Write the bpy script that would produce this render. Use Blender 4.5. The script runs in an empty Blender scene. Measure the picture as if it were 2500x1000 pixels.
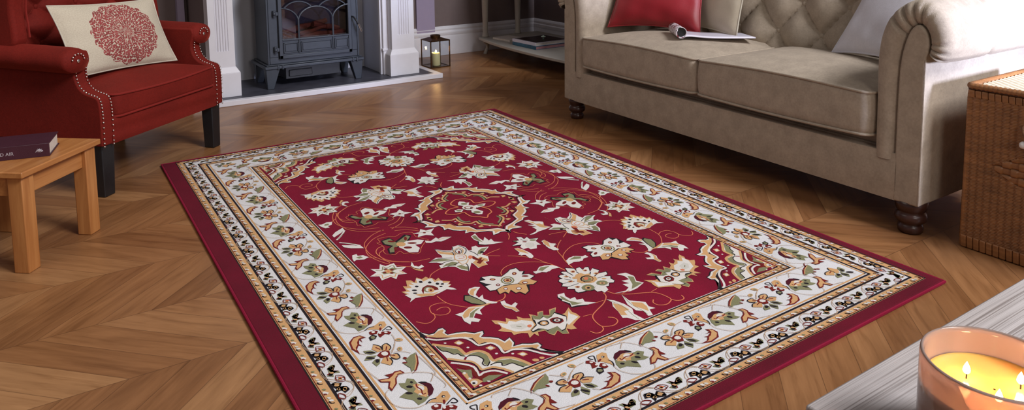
import bpy, bmesh, math, random
from mathutils import Vector, Matrix
random.seed(7)
C = bpy.context.scene.collection
sin, cos, pi, sqrt = math.sin, math.cos, math.pi, math.sqrt

# ------------------------------------------------------------------ mesh builder
class MB:
    def __init__(s): s.v = []; s.f = []; s.m = []
    def add(s, vs, fs, mi=0):
        o = len(s.v); s.v += [tuple(q) for q in vs]; s.f += [tuple(i + o for i in f) for f in fs]; s.m += [mi] * len(fs)
    def box(s, x0, x1, y0, y1, z0, z1, mi=0, M=None):
        vs = [Vector((x, y, z)) for z in (z0, z1) for y in (y0, y1) for x in (x0, x1)]
        if M: vs = [M @ q for q in vs]
        s.add(vs, [(0,2,3,1),(4,5,7,6),(0,1,5,4),(2,6,7,3),(0,4,6,2),(1,3,7,5)], mi)
    def hexa(s, b, t, mi=0):      # bottom 4 pts, top 4 pts (ccw)
        s.add(list(b) + list(t), [(3,2,1,0),(4,5,6,7)] + [(i,(i+1)%4,(i+1)%4+4,i+4) for i in range(4)], mi)
    def prism(s, poly, d0, d1, axis='z', mi=0):
        n = len(poly)
        def P(a, b, d): return {'z':(a,b,d),'x':(d,a,b),'y':(a,d,b)}[axis]
        vs = [P(a,b,d0) for a,b in poly] + [P(a,b,d1) for a,b in poly]
        s.add(vs, [tuple(range(n-1,-1,-1)), tuple(range(n,2*n))] + [(i,(i+1)%n,(i+1)%n+n,i+n) for i in range(n)], mi)
    def lathe(s, prof, n=24, c=(0,0,0), mi=0, M=None, caps=True):
        vs = []
        for r,z in prof:
            for k in range(n):
                a = 2*pi*k/n; q = Vector((c[0]+r*cos(a), c[1]+r*sin(a), c[2]+z)); vs.append(M @ q if M else q)
        fs = [(j*n+k, j*n+(k+1)%n, (j+1)*n+(k+1)%n, (j+1)*n+k) for j in range(len(prof)-1) for k in range(n)]
        if caps: fs += [tuple(range(n-1,-1,-1)), tuple(range((len(prof)-1)*n, len(prof)*n))]
        s.add(vs, fs, mi)
    def tube(s, path, r, n=8, closed=False, mi=0, caps=True, flat=1.0):
        P = [Vector(q) for q in path]; L = len(P); rs = r if isinstance(r,(list,tuple)) else [r]*L
        vs = []; prev = None
        for i,q in enumerate(P):
            a = P[(i-1)%L] if (closed or i>0) else P[i]; b = P[(i+1)%L] if (closed or i<L-1) else P[i]
            t = (b-a).normalized()
            if prev is None:
                prev = t.orthogonal().normalized()
                if abs(t.z) < .9: prev = (Vector((0,0,1)) - t*t.z).normalized()
            nrm = (prev - t*prev.dot(t)); nrm = nrm.normalized() if nrm.length>1e-6 else t.orthogonal().normalized(); prev = nrm
            bi = t.cross(nrm)
            for k in range(n):
                an = 2*pi*k/n; vs.append(q + (nrm*cos(an)*flat + bi*sin(an))*rs[i])
        seg = L if closed else L-1
        fs = [(i*n+k, i*n+(k+1)%n, ((i+1)%L)*n+(k+1)%n, ((i+1)%L)*n+k) for i in range(seg) for k in range(n)]
        if not closed and caps: fs += [tuple(range(n-1,-1,-1)), tuple(range((L-1)*n, L*n))]
        s.add(vs, fs, mi)
    def grid(s, fn, nu, nv, closeu=False, mi=0, rev=False):
        vs = [fn(i/(nu if closeu else nu-1) , j/(nv-1)) for j in range(nv) for i in range(nu)]
        fs = []
        for j in range(nv-1):
            for i in range(nu if closeu else nu-1):
                i2 = (i+1)%nu; f = (j*nu+i, j*nu+i2, (j+1)*nu+i2, (j+1)*nu+i); fs.append(f[::-1] if rev else f)
        s.add(vs, fs, mi)
    def ball(s, c, r, n=10, m=7, mi=0, sc=(1,1,1)):
        vs=[(c[0],c[1],c[2]-r*sc[2])]
        for j in range(1,m):
            a = pi*j/m
            for k in range(n):
                b = 2*pi*k/n; vs.append((c[0]+r*sin(a)*cos(b)*sc[0], c[1]+r*sin(a)*sin(b)*sc[1], c[2]-r*cos(a)*sc[2]))
        vs.append((c[0],c[1],c[2]+r*sc[2])); fs=[]
        for k in range(n):
            fs.append((0,1+(k+1)%n,1+k))
            for j in range(m-2): fs.append((1+j*n+k,1+j*n+(k+1)%n,1+(j+1)*n+(k+1)%n,1+(j+1)*n+k))
            fs.append((len(vs)-1,1+(m-2)*n+k,1+(m-2)*n+(k+1)%n))
        s.add(vs,fs,mi)
    def build(s, name, mats, parent=None, smooth=False, bevel=0, seg=2, angle=35, sub=0, uv=None, weld=False):
        me = bpy.data.meshes.new(name); me.from_pydata(s.v, [], s.f)
        mats = mats if isinstance(mats,(list,tuple)) else [mats]
        for m in mats: me.materials.append(m)
        for p_, i in zip(me.polygons, s.m): p_.material_index = i
        if uv:
            ul = me.uv_layers.new(name='UVMap')
            for l in me.loops: ul.data[l.index].uv = uv[l.vertex_index]
        bm = bmesh.new(); bm.from_mesh(me)
        if weld: bmesh.ops.remove_doubles(bm, verts=bm.verts, dist=1e-5)
        if not getattr(s, 'keepn', False): bmesh.ops.recalc_face_normals(bm, faces=bm.faces)
        bm.to_mesh(me); bm.free()
        if smooth or bevel: 
            for p_ in me.polygons: p_.use_smooth = True
            if smooth != 'all': me.set_sharp_from_angle(angle=math.radians(angle))
        o = bpy.data.objects.new(name, me); C.objects.link(o); o.parent = parent
        if bevel:
            b = o.modifiers.new('Bevel','BEVEL'); b.width = bevel; b.segments = seg; b.limit_method='ANGLE'; b.angle_limit=math.radians(30)
        if sub:
            b = o.modifiers.new('Subdivision','SUBSURF'); b.levels = sub; b.render_levels = sub
        return o

def thing(name, label, cat, loc=(0,0,0), rz=0, group=None):
    o = bpy.data.objects.new(name, None); C.objects.link(o); o.location = loc; o.rotation_euler = (0,0,rz)
    o.empty_display_size = .1
    return tag(o, label, cat, group)
def tag(o, label, cat, group=None):
    o['label'] = label; o['category'] = cat
    if group: o['group'] = group
    return o
def struct(o): o['kind'] = 'structure'; return o

def cr(pts, k=5, closed=False):        # Catmull-Rom
    P = [Vector(q) for q in pts]; n = len(P); out = []
    for i in range(n if closed else n-1):
        p0 = P[(i-1)%n] if closed or i>0 else P[i]; p1 = P[i]; p2 = P[(i+1)%n]; p3 = P[(i+2)%n] if closed or i<n-2 else P[(i+1)%n]
        for j in range(k):
            t = j/k; out.append(.5*((2*p1)+(p2-p0)*t+(2*p0-5*p1+4*p2-p3)*t*t+(3*p1-p0-3*p2+p3)*t**3))
    if not closed: out.append(P[-1])
    return out

# ------------------------------------------------------------------ materials
def newmat(name):
    m = bpy.data.materials.new(name); m.use_nodes = True; nt = m.node_tree; nt.nodes.clear()
    out = nt.nodes.new('ShaderNodeOutputMaterial'); b = nt.nodes.new('ShaderNodeBsdfPrincipled')
    nt.links.new(b.outputs[0], out.inputs[0]); return m, nt, b
def nd(nt, typ, **kw):
    n = nt.nodes.new(typ)
    for k, v in kw.items(): setattr(n, k, v)
    return n
def setin(nt, sock, v):
    if isinstance(v, bpy.types.NodeSocket): nt.links.new(v, sock)
    else: sock.default_value = v
def mth(nt, op, a, b=0.0, c=None, clamp=False):
    n = nd(nt, 'ShaderNodeMath', operation=op, use_clamp=clamp); setin(nt, n.inputs[0], a); setin(nt, n.inputs[1], b)
    if c is not None: setin(nt, n.inputs[2], c)
    return n.outputs[0]
def comb(nt, x, y, z=0.0):
    n = nd(nt, 'ShaderNodeCombineXYZ'); setin(nt,n.inputs[0],x); setin(nt,n.inputs[1],y); setin(nt,n.inputs[2],z); return n.outputs[0]
def noise(nt, vec, scale, detail=3, rough=.5, dist=0):
    n = nd(nt, 'ShaderNodeTexNoise'); 
    if vec is not None: setin(nt, n.inputs['Vector'], vec)
    n.inputs['Scale'].default_value = scale; n.inputs['Detail'].default_value = detail
    n.inputs['Roughness'].default_value = rough; n.inputs['Distortion'].default_value = dist; return n.outputs[0]
def mix(nt, f, a, b, typ='MIX'):
    n = nd(nt, 'ShaderNodeMix', data_type='RGBA', blend_type=typ); setin(nt, n.inputs[0], f)
    for i, v in ((6,a),(7,b)):
        if isinstance(v,(tuple,list)): v = (*v[:3],1)
        setin(nt, n.inputs[i], v)
    return n.outputs[2]
def ramp(nt, f, stops):
    n = nd(nt, 'ShaderNodeValToRGB'); setin(nt, n.inputs[0], f); e = n.color_ramp.elements
    while len(e) < len(stops): e.new(.5)
    for q,(p_,c) in zip(e, stops): q.position = p_; q.color = (*c[:3],1)
    return n.outputs[0]
def bump(nt, b, h, strength=.3, dist=.01):
    n = nd(nt, 'ShaderNodeBump'); n.inputs['Strength'].default_value = strength; n.inputs['Distance'].default_value = dist
    setin(nt, n.inputs['Height'], h); nt.links.new(n.outputs[0], b.inputs['Normal'])
def obj_co(nt): return nd(nt, 'ShaderNodeTexCoord').outputs['Object']
def srgb(r, g, b):
    f = lambda c: (c/255/12.92) if c/255 <= .04045 else ((c/255+.055)/1.055)**2.4
    return (f(r), f(g), f(b))
def plain(name, col, rough=.6, metal=0, spec=.5, var=.12, scale=30, bumps=0, bscale=200, sheen=0, coat=0):
    m, nt, b = newmat(name); co = obj_co(nt)
    n = noise(nt, co, scale, 4)
    lo = tuple(c*(1-var) for c in col); hi = tuple(min(1,c*(1+var)) for c in col)
    nt.links.new(ramp(nt, n, [(.3,lo),(.7,hi)]), b.inputs['Base Color'])
    b.inputs['Roughness'].default_value = rough; b.inputs['Metallic'].default_value = metal; b.inputs['Specular IOR Level'].default_value = spec
    if sheen:
        b.inputs['Sheen Weight'].default_value = sheen; b.inputs['Sheen Roughness'].default_value = .4; b.inputs['Sheen Tint'].default_value = (*[min(1,c*1.5+.1) for c in col],1)
    if coat: b.inputs['Coat Weight'].default_value = coat; b.inputs['Coat Roughness'].default_value = .15
    if bumps: bump(nt, b, noise(nt, co, bscale, 2), bumps, .002)
    return m
def fabric(name, col, rough=.9, sheen=.5, var=.15, weave=.3, tint=None, nap=5):
    m, nt, b = newmat(name); co = obj_co(nt)
    n = mth(nt,'ADD', mth(nt,'MULTIPLY',noise(nt, co, nap, 3),.6), mth(nt,'MULTIPLY',noise(nt, co, 140, 2),.4))
    lo = tuple(c*(1-var) for c in col); hi = tuple(min(1,c*(1+var)) for c in col)
    nt.links.new(ramp(nt, n, [(.35,lo),(.65,hi)]), b.inputs['Base Color'])
    b.inputs['Roughness'].default_value = rough; b.inputs['Specular IOR Level'].default_value = .2
    b.inputs['Sheen Weight'].default_value = sheen; b.inputs['Sheen Roughness'].default_value = .35
    b.inputs['Sheen Tint'].default_value = (*(tint or [min(1,c*1.6+.05) for c in col]),1)
    bump(nt, b, mth(nt,'ADD', noise(nt, co, 500, 2), mth(nt,'MULTIPLY',noise(nt, co, 18, 3),1.5)), weave, .003)
    return m
def wood(name, c1, c2, axis='x', rough=.4, scale=1.0, coat=.0):
    m, nt, b = newmat(name); co = obj_co(nt)
    mp = nd(nt, 'ShaderNodeMapping'); nt.links.new(co, mp.inputs[0])
    s = {'x':(3,40,40),'y':(40,3,40),'z':(40,40,3)}[axis]; mp.inputs['Scale'].default_value = tuple(q*scale for q in s)
    n = noise(nt, mp.outputs[0], 1, 5, .6, .6)
    nt.links.new(ramp(nt, n, [(.25,c1),(.5,tuple((a+b_)/2 for a,b_ in zip(c1,c2))),(.75,c2)]), b.inputs['Base Color'])
    b.inputs['Roughness'].default_value = rough; bump(nt, b, n, .25, .002)
    if coat: b.inputs['Coat Weight'].default_value = coat; b.inputs['Coat Roughness'].default_value = .2
    return m

def thin_glass(name, tint, gloss=.08, rough=.01):
    # thin sheet: lets light straight through, with a Fresnel reflection
    m = bpy.data.materials.new(name); m.use_nodes = True; nt = m.node_tree; nt.nodes.clear(); out = nt.nodes.new('ShaderNodeOutputMaterial')
    t = nd(nt,'ShaderNodeBsdfTransparent'); t.inputs[0].default_value = (*tint,1); g = nd(nt,'ShaderNodeBsdfGlossy'); g.inputs['Roughness'].default_value = rough
    lw = nd(nt,'ShaderNodeLayerWeight'); lw.inputs[0].default_value = .5; fr = nd(nt,'ShaderNodeMath',operation='POWER'); nt.links.new(lw.outputs['Facing'], fr.inputs[0]); fr.inputs[1].default_value = 5.0; mx = nd(nt,'ShaderNodeMixShader')
    setin(nt, mx.inputs[0], mth(nt,'ADD', fr.outputs[0], gloss, clamp=True)); nt.links.new(t.outputs[0], mx.inputs[1]); nt.links.new(g.outputs[0], mx.inputs[2]); nt.links.new(mx.outputs[0], out.inputs[0]); return m
# ------------------------------------------------------------------ camera (real lens, shifted: the photo is a crop)
cam = bpy.data.cameras.new('camera'); co_ = bpy.data.objects.new('camera', cam); C.objects.link(co_)
R_ = Vector((0.83797572,-0.54561199,-0.01021008)); U_ = Vector((0.0680974,0.08598692,0.99396629)); F_ = Vector((0.54144199,0.83361491,-0.10920971))
Mx = Matrix(((R_.x,U_.x,-F_.x),(R_.y,U_.y,-F_.y),(R_.z,U_.z,-F_.z)))
co_.matrix_world = Matrix.Translation((-0.37757327,-0.94093051,0.96381283)) @ Mx.to_4x4()
cam.sensor_fit = 'HORIZONTAL'; cam.sensor_width = 36; cam.lens = 1788.315*36/2500; cam.shift_y = -(500-19.63)/2500
cam.clip_start = .02
bpy.context.scene.camera = co_

# ------------------------------------------------------------------ palette
RED = fabric('red_velvet', srgb(112,27,19), .8, .38, .18, .25, srgb(200,84,66))
REDP = fabric('red_piping_velvet', srgb(126,34,28), .8, .5, .1, .1, srgb(220,120,108))
SOFA = fabric('taupe_velvet', srgb(168,154,137), .9, .3, .13, .35, srgb(215,205,195), nap=22)
CREAM = fabric('cream_cotton', srgb(196,188,172), .9, .3, .05, .3)
GREYC = fabric('pale_grey_cotton', srgb(216,215,224), .9, .3, .05, .35)
BLACKW = plain('black_lacquered_wood', (.012,.012,.014), .35, bumps=.1)
NAIL = plain('nickel_nail', (.75,.72,.68), .25, 1, var=.05)
OAK = wood('honey_oak', srgb(156,96,48), srgb(194,134,78), 'x', .38)
OAKZ = wood('honey_oak_upright', srgb(152,92,46), srgb(194,134,78), 'z', .38)
GREYOAK = None
WHITEP = plain('white_painted_wood', srgb(218,216,222), .45, var=.02, bumps=.05)
WALLP = plain('brown_wall_paint', srgb(112,98,97), .85, var=.03, bumps=.1)
LILAC = plain('lilac_painted_light', srgb(158,146,172), .8, var=.02)  # lilac stands for window light falling on the brown wall
PANELG = plain('grey_chamber_panel', srgb(196,196,204), .6, var=.05, scale=4)
SLATE = plain('dark_slate', srgb(66,66,76), .45, var=.25, scale=14, bumps=.3, bscale=60)
STOVE = plain('graphite_enamel', srgb(62,67,76), .42, .15, var=.08, bumps=.08)
DARKIN = plain('sooty_firebox', (.035,.03,.035), .5)
DWOOD = plain('dark_mahogany', srgb(58,34,27), .28, var=.3, scale=12)
CONS = plain('putty_painted_wood', srgb(176,171,162), .55, var=.05, scale=12, bumps=.1)

# ------------------------------------------------------------------ floor: chevron oak parquet
def floor_mat():
    m, nt, b = newmat('chevron_oak_parquet'); co = obj_co(nt)
    sp = nd(nt,'ShaderNodeSeparateXYZ'); nt.links.new(co, sp.inputs[0]); x, y = sp.outputs[0], sp.outputs[1]
    P = .2925
    r = mth(nt,'DIVIDE', mth(nt,'SUBTRACT', y, 1.06-P*20), P); k = mth(nt,'FLOOR', r); f = mth(nt,'MULTIPLY', mth(nt,'FRACT', r), P)
    odd = mth(nt,'MODULO', k, 2.0); sg = mth(nt,'SUBTRACT', 1.0, mth(nt,'MULTIPLY', odd, 2.0))          # +1 even, -1 odd
    b_ = mth(nt,'SUBTRACT', mth(nt,'ADD', x, 20.0), mth(nt,'MULTIPLY', sg, mth(nt,'SUBTRACT', f, mth(nt,'MULTIPLY', odd, P))))
    al = mth(nt,'ADD', x, mth(nt,'MULTIPLY', sg, f))
    q = mth(nt,'DIVIDE', mth(nt,'ADD', b_, .028), .124); pid = mth(nt,'FLOOR', q); fr = mth(nt,'FRACT', q)
    wn = nd(nt,'ShaderNodeTexWhiteNoise', noise_dimensions='3D'); nt.links.new(comb(nt, pid, k, .5), wn.inputs[0])
    rnd = wn.outputs[0]
    gv = comb(nt, mth(nt,'MULTIPLY', al, 3.2), mth(nt,'MULTIPLY', b_, 42.0), mth(nt,'MULTIPLY', rnd, 40.0))
    g1 = noise(nt, gv, 1.0, 6, .62, .9)
    gv2 = comb(nt, mth(nt,'MULTIPLY', al, 2.0), mth(nt,'MULTIPLY', b_, 9.0), mth(nt,'MULTIPLY', rnd, 70.0))
    g2 = noise(nt, gv2, 1.0, 3, .5, 1.6)
    tone = ramp(nt, rnd, [(0,srgb(130,88,54)),(.3,srgb(142,98,61)),(.7,srgb(151,107,69)),(1,srgb(161,118,78))])
    c1 = mix(nt, 1.0, tone, ramp(nt, g1, [(.25,(.66,.60,.54)),(.45,(.95,.93,.91)),(.72,(1.12,1.12,1.12))]), 'MULTIPLY')
    c2 = mix(nt, 1.0, c1, ramp(nt, g2, [(.3,(.82,.79,.76)),(.6,(1.08,1.08,1.08))]), 'MULTIPLY')
    e1 = mth(nt,'LESS_THAN', mth(nt,'MINIMUM', fr, mth(nt,'SUBTRACT',1.0,fr)), .009)
    ff = mth(nt,'FRACT', r); e2 = mth(nt,'LESS_THAN', mth(nt,'MINIMUM', ff, mth(nt,'SUBTRACT',1.0,ff)), .0035)
    e = mth(nt,'MAXIMUM', e1, e2)
    nt.links.new(mix(nt, mth(nt,'MULTIPLY', e, .55), c2, srgb(62,38,22)), b.inputs['Base Color'])
    nt.links.new(mth(nt,'ADD', mth(nt,'MULTIPLY', g1, .18), .24), b.inputs['Roughness'])
    b.inputs['Specular IOR Level'].default_value = .45
    bump(nt, b, mth(nt,'SUBTRACT', mth(nt,'MULTIPLY', g1, .6), e), .12, .002)
    return m
mb = MB(); mb.box(-3.2, 3.15, -2.6, 4.1, -.05, 0); fl = mb.build('floor', floor_mat()); struct(fl)
fl['label'] = 'oak chevron parquet floor'
mb = MB(); mb.box(-3.2, 3.15, 4.0, 4.1, 0, 2.5); struct(mb.build('wall_back', WALLP))
mb = MB(); mb.box(3.05, 3.15, -2.6, 4.0, 0, 2.5); struct(mb.build('wall_right', WALLP))
# chimney breast with the recess for the stove
mb = MB()
mb.box(.40,.535,3.45,4.0,0,2.5); mb.box(1.50,1.655,3.45,4.0,0,2.5); mb.box(.535,1.50,3.45,4.0,.95,2.5)
struct(mb.build('wall_chimney', WALLP))
mb = MB(); mb.box(.535,1.50,3.775,3.80,.0,.95); mb.box(1.47,1.50,3.42,3.775,.028,.95); mb.box(.52,.535,3.42,3.775,.028,.95)
struct(mb.build('trim_5', PANELG))
# flat strips either side of the chimney breast, window light painted in as lilac
mb = MB(); mb.box(1.975,2.125,3.985,4.0,0,2.5); struct(mb.build('light_strip_1', LILAC))
mb = MB(); mb.box(.335,.375,3.93,4.0,0,2.5); struct(mb.build('light_strip_2', LILAC))
# skirting boards with stepped profile
prof = [(0,0),(.022,0),(.022,.135),(.018,.15),(.022,.158),(.022,.175),(.012,.187),(.016,.20),(.010,.214),(0,.222)]
def skirting(name, p0, p1, nrm):
    mb = MB(); d = Vector(p1)-Vector(p0)
    vs = []
    for P0 in (Vector(p0), Vector(p1)):
        for a, z in prof: vs.append((P0.x+nrm[0]*a, P0.y+nrm[1]*a, z))
    n = len(prof); mb.add(vs, [tuple(range(n)), tuple(range(2*n-1,n-1,-1))]+[(i,(i+1)%n,(i+1)%n+n,i+n) for i in range(n)])
    return struct(mb.build(name, WHITEP, bevel=.0015, seg=1))
skirting('baseboard_back', (1.66,4.0,0), (3.05,4.0,0), (0,-1))
skirting('baseboard_right', (3.05,4.0,0), (3.05,-2.6,0), (-1,0))
skirting('baseboard_left', (-3.2,4.0,0), (.40,4.0,0), (0,-1))

# ------------------------------------------------------------------ hearth and fire surround
hs = thing('hearth', 'dark slate hearth slab edged in white stone in front of the stove', 'hearth', (1.1,3.5,0))
def W(mb, name, mat, par, **k):            # part built in world coordinates
    o = mb.build(name, mat, par, **k); o.location = (-par.location.x, -par.location.y, -par.location.z); return o
mb = MB(); mb.prism([(.32,3.268),(1.745,3.268),(1.745,3.448),(1.468,3.448),(1.468,3.773),(.537,3.773),(.537,3.448),(.32,3.448)],0,.030); mb.box(1.657,1.745,3.448,3.58,0,.030); W(mb,'slab',SLATE,hs, bevel=.002)
mb = MB(); mb.box(.28,1.79,3.225,3.268,0,.03); mb.box(1.745,1.79,3.268,3.58,0,.030); mb.box(.28,.32,3.268,3.44,0,.03)
W(mb,'edging',WHITEP,hs, bevel=.003)
sr = thing('fireplace_surround', 'white fluted fireplace surround framing the grey stove', 'fireplace surround', (1.02,3.4,.030))
def column(x0, x1):
    g = .022
    mb = MB()     # shaft with real flutes: polygon in plan
    pts = [(x0,3.45),(x0,3.345)]
    w = x1-x0; fx0 = x0+w*.26; n = 5; fw = w*.52/n
    for i in range(n):
        a = fx0+fw*i; pts += [(a,3.345),(a+fw*.2,3.350),(a+fw*.5,3.353),(a+fw*.75,3.350),(a+fw*.82,3.345)]
    pts += [(x1,3.345),(x1,3.45)]
    mb.prism(pts, .29, 1.05, 'z'); mb.box(x0,x1,3.345,3.45,.19,.29)
    c = W(mb,'column',WHITEP,sr)
    mb = MB(); mb.box(x0-g,x1+g,3.325,3.45,.030,.165)
    b0 = [(x0-g,3.325,.165),(x1+g,3.325,.165),(x1+g,3.45,.165),(x0-g,3.45,.165)]; t0 = [(x0-.002,3.343,.198),(x1+.002,3.343,.198),(x1+.002,3.45,.198),(x0-.002,3.45,.198)]
    mb.hexa(b0,t0); W(mb,'column_base',WHITEP,sr, bevel=.002)
column(.40,.535); column(1.492,1.648)
mb = MB(); mb.box(1.458,1.492,3.405,3.425,.030,1.0); mb.box(1.452,1.492,3.40,3.43,.185,.20); mb.box(1.446,1.47,3.425,3.45,.03,1.0); W(mb,'inner_moulding',WHITEP,sr, bevel=.002)
mb = MB(); mb.box(.36,1.69,3.30,3.45,1.05,1.20); mb.box(.30,1.75,3.24,3.45,1.20,1.24); W(mb,'mantel_shelf',WHITEP,sr, bevel=.004)

# ------------------------------------------------------------------ stove
sv = thing('stove', 'grey cast metal stove with arched glass door on four splayed feet', 'stove', (1.01,3.5,.030))
X0,X1,YF,YB = .728,1.292,3.395,3.66
def leg(xa, xb, ya, yb, sx, sy):
    mb = MB(); b = [(xa,ya,.030),(xb,ya,.030),(xb,yb,.030),(xa,yb,.030)]
    xt0,xt1 = (xa-.008, xb+.035) if sx<0 else (xa-.035, xb+.008)
    yt0,yt1 = (ya-.012, yb+.02) if sy<0 else (ya-.02, yb+.012)
    mb.hexa(b,[(xt0,yt0,.15),(xt1,yt0,.15),(xt1,yt1,.15),(xt0,yt1,.15)]); W(mb,'leg',STOVE,sv,bevel=.003)
leg(.718,.756,3.388,3.42,-1,-1); leg(1.262,1.298,3.388,3.42,1,-1); leg(.718,.756,3.63,3.66,-1,1); leg(1.262,1.298,3.63,3.66,1,1)
mb = MB(); mb.box(.703,1.312,3.368,3.69,.150,.168); mb.box(.715,1.30,3.38,3.68,.168,.176)
for xx in (.775,.80,1.235,1.26): mb.box(xx,xx+.012,3.362,3.37,.146,.172)
W(mb,'plinth',STOVE,sv,bevel=.004)
mb = MB()      # body shell: sides, back, top, and a front frame with the opening
mb.box(X0,X0+.012,YF,YB,.176,.66); mb.box(X1-.012,X1,YF,YB,.176,.66); mb.box(X0+.012,X1-.012,YB-.01,YB,.176,.66); mb.box(X0-.02,X1+.02,YF-.03,YB+.02,.66,.68)
mb.box(X0+.012,.80,YF,YF+.012,.215,.64); mb.box(1.245,X1-.012,YF,YF+.012,.215,.64); mb.box(X0+.012,X1-.012,YF,YF+.012,.176,.215); mb.box(X0+.012,X1-.012,YF,YF+.012,.64,.66)
W(mb,'body',STOVE,sv,bevel=.003)
mb = MB(); mb.box(.76,1.26,YF+.15,YF+.155,.30,.64); mb.box(.76,1.26,YF+.03,YF+.15,.30,.305); mb.box(.76,.765,YF+.03,YF+.15,.30,.64); mb.box(1.255,1.26,YF+.03,YF+.15,.30,.64)
W(mb,'firebox',DARKIN,sv)
dr = None
mb = MB(); DX0,DX1,DZ0 = .793,1.240,.206; yd0,yd1 = YF-.020, YF-.001
mb.box(DX0,DX0+.022,yd0,yd1,DZ0,.64); mb.box(DX1-.022,DX1,yd0,yd1,DZ0,.64); mb.box(DX0,DX1,yd0,yd1,DZ0,DZ0+.022); mb.box(DX0,DX1,yd0,yd1,.62,.64)
mb.box(DX0+.02,DX1-.02,yd0+.006,yd1,DZ0+.02,.318); mb.box(DX0+.018,DX1-.018,yd0-.002,yd1,.312,.322)
dr = W(mb,'door',STOVE,sv,bevel=.003)
def sub(mb, name, mat, **k): o = mb.build(name, mat, dr, **k); return o
for a,c in ((.818,.905),(.922,1.112),(1.129,1.216)):   # raised panels with an inner frame line
    mb = MB(); z0,z1 = .238,.300; t=.006
    mb.box(a,c,yd0-.001,yd0+.008,z0,z0+t); mb.box(a,c,yd0-.001,yd0+.008,z1-t,z1); mb.box(a,a+t,yd0-.001,yd0+.008,z0,z1); mb.box(c-t,c,yd0-.001,yd0+.008,z0,z1)
    mb.box(a+t+.004,c-t-.004,yd0+.001,yd0+.008,z0+t+.004,z1-t-.004); sub(mb,'door_panel',STOVE,bevel=.0015)
mb = MB()      # gothic tracery: interlacing round arches
ya = yd0+.004
xs_ = [.805-.107,.912,1.122,1.228+.107]
def zmain(x):
    c = min((.807,1.017,1.227), key=lambda q: abs(q-x)); return .422+.105*.8*sqrt(max(0,1-((x-c)/.105)**2))
def arch(xa, xb, z0, mid, k=.80, clip=False):
    c = (xa+xb)/2; rx = (xb-xa)/2; pts = []
    for i in range(25):
        a = pi - pi*i/24; x = c+rx*cos(a); z = z0+rx*k*sin(a)
        if .806 <= x <= 1.228 and not (clip and z < zmain(x)-.003): pts.append((x, mid, z))
    if len(pts)>2: mb.tube(pts, .0045, 6)
for xa,xb in ((.702,.912),(.912,1.122),(1.122,1.332)): arch(xa,xb,.422,ya)
for xa,xb in ((.807,1.017),(1.017,1.227)): arch(xa,xb,.445,ya,.92,True)
for xa,xb in ((.702,.912),(.912,1.122),(1.122,1.332)): arch(xa,xb,.56,ya)
for xx in (.912,1.122): mb.tube([(xx,ya,.235),(xx,ya,.43)], .006, 6)
sub(mb,'tracery',STOVE,smooth=True)
m = thin_glass('smoked_glass',(.72,.70,.78),.10)
mb = MB(); mb.box(.80,1.23,yd1+.004,yd1+.007,.318,.63); sub(mb,'glass_pane',m)
for zz in (.262,.475):
    mb = MB(); mb.tube([(.772,YF-.012,zz-.02),(.772,YF-.012,zz+.02)], .009, 10); mb.box(.772,.80,YF-.016,YF-.002,zz-.010,zz+.010); mb.ball((.772,YF-.018,zz),.010)
    W(mb,'hinge',STOVE,sv,smooth=True,bevel=.001)
CHROME = plain('polished_steel', (.8,.8,.82), .12, 1, var=.02)
mb = MB(); mb.tube(cr([(1.246,YF-.004,.425),(1.25,YF-.028,.424),(1.262,YF-.045,.402),(1.272,YF-.052,.378)],4), .0055, 8)
hd = W(mb,'door_handle',BLACKW,sv,smooth=True)
mb = MB(); mb.tube([(1.272,YF-.052,.380),(1.288,YF-.058,.335)], .007, 10); mb.build('handle_tip',CHROME,hd,smooth=True)
LOG = plain('ember_log', srgb(120,60,34), .9, var=.5, scale=22, bumps=.6, bscale=40)
def log(p0, p1, r):
    mb = MB(); P0,P1 = Vector(p0),Vector(p1); pts = [P0.lerp(P1,i/6)+Vector((0,random.uniform(-.004,.004),random.uniform(-.004,.004))) for i in range(7)]
    mb.tube(pts,[r*random.uniform(.8,1.1) for _ in pts],9); W(mb,'fuel_log',LOG,sv,smooth=True)
log((.81,YF+.07,.325),(1.22,YF+.06,.325),.02); log((.82,YF+.10,.335),(.99,YF+.08,.385),.018); log((1.20,YF+.10,.345),(1.02,YF+.06,.388),.018); log((.93,YF+.045,.335),(1.10,YF+.05,.372),.014); log((.98,YF+.09,.375),(1.12,YF+.10,.40),.016)
mb = MB(); mb.box(.84,1.18,3.44,3.62,.07,.15); mb.box(.86,1.0,3.43,3.44,.085,.125)
W(mb,'heater_box',BLACKW,sv,bevel=.003)
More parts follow.
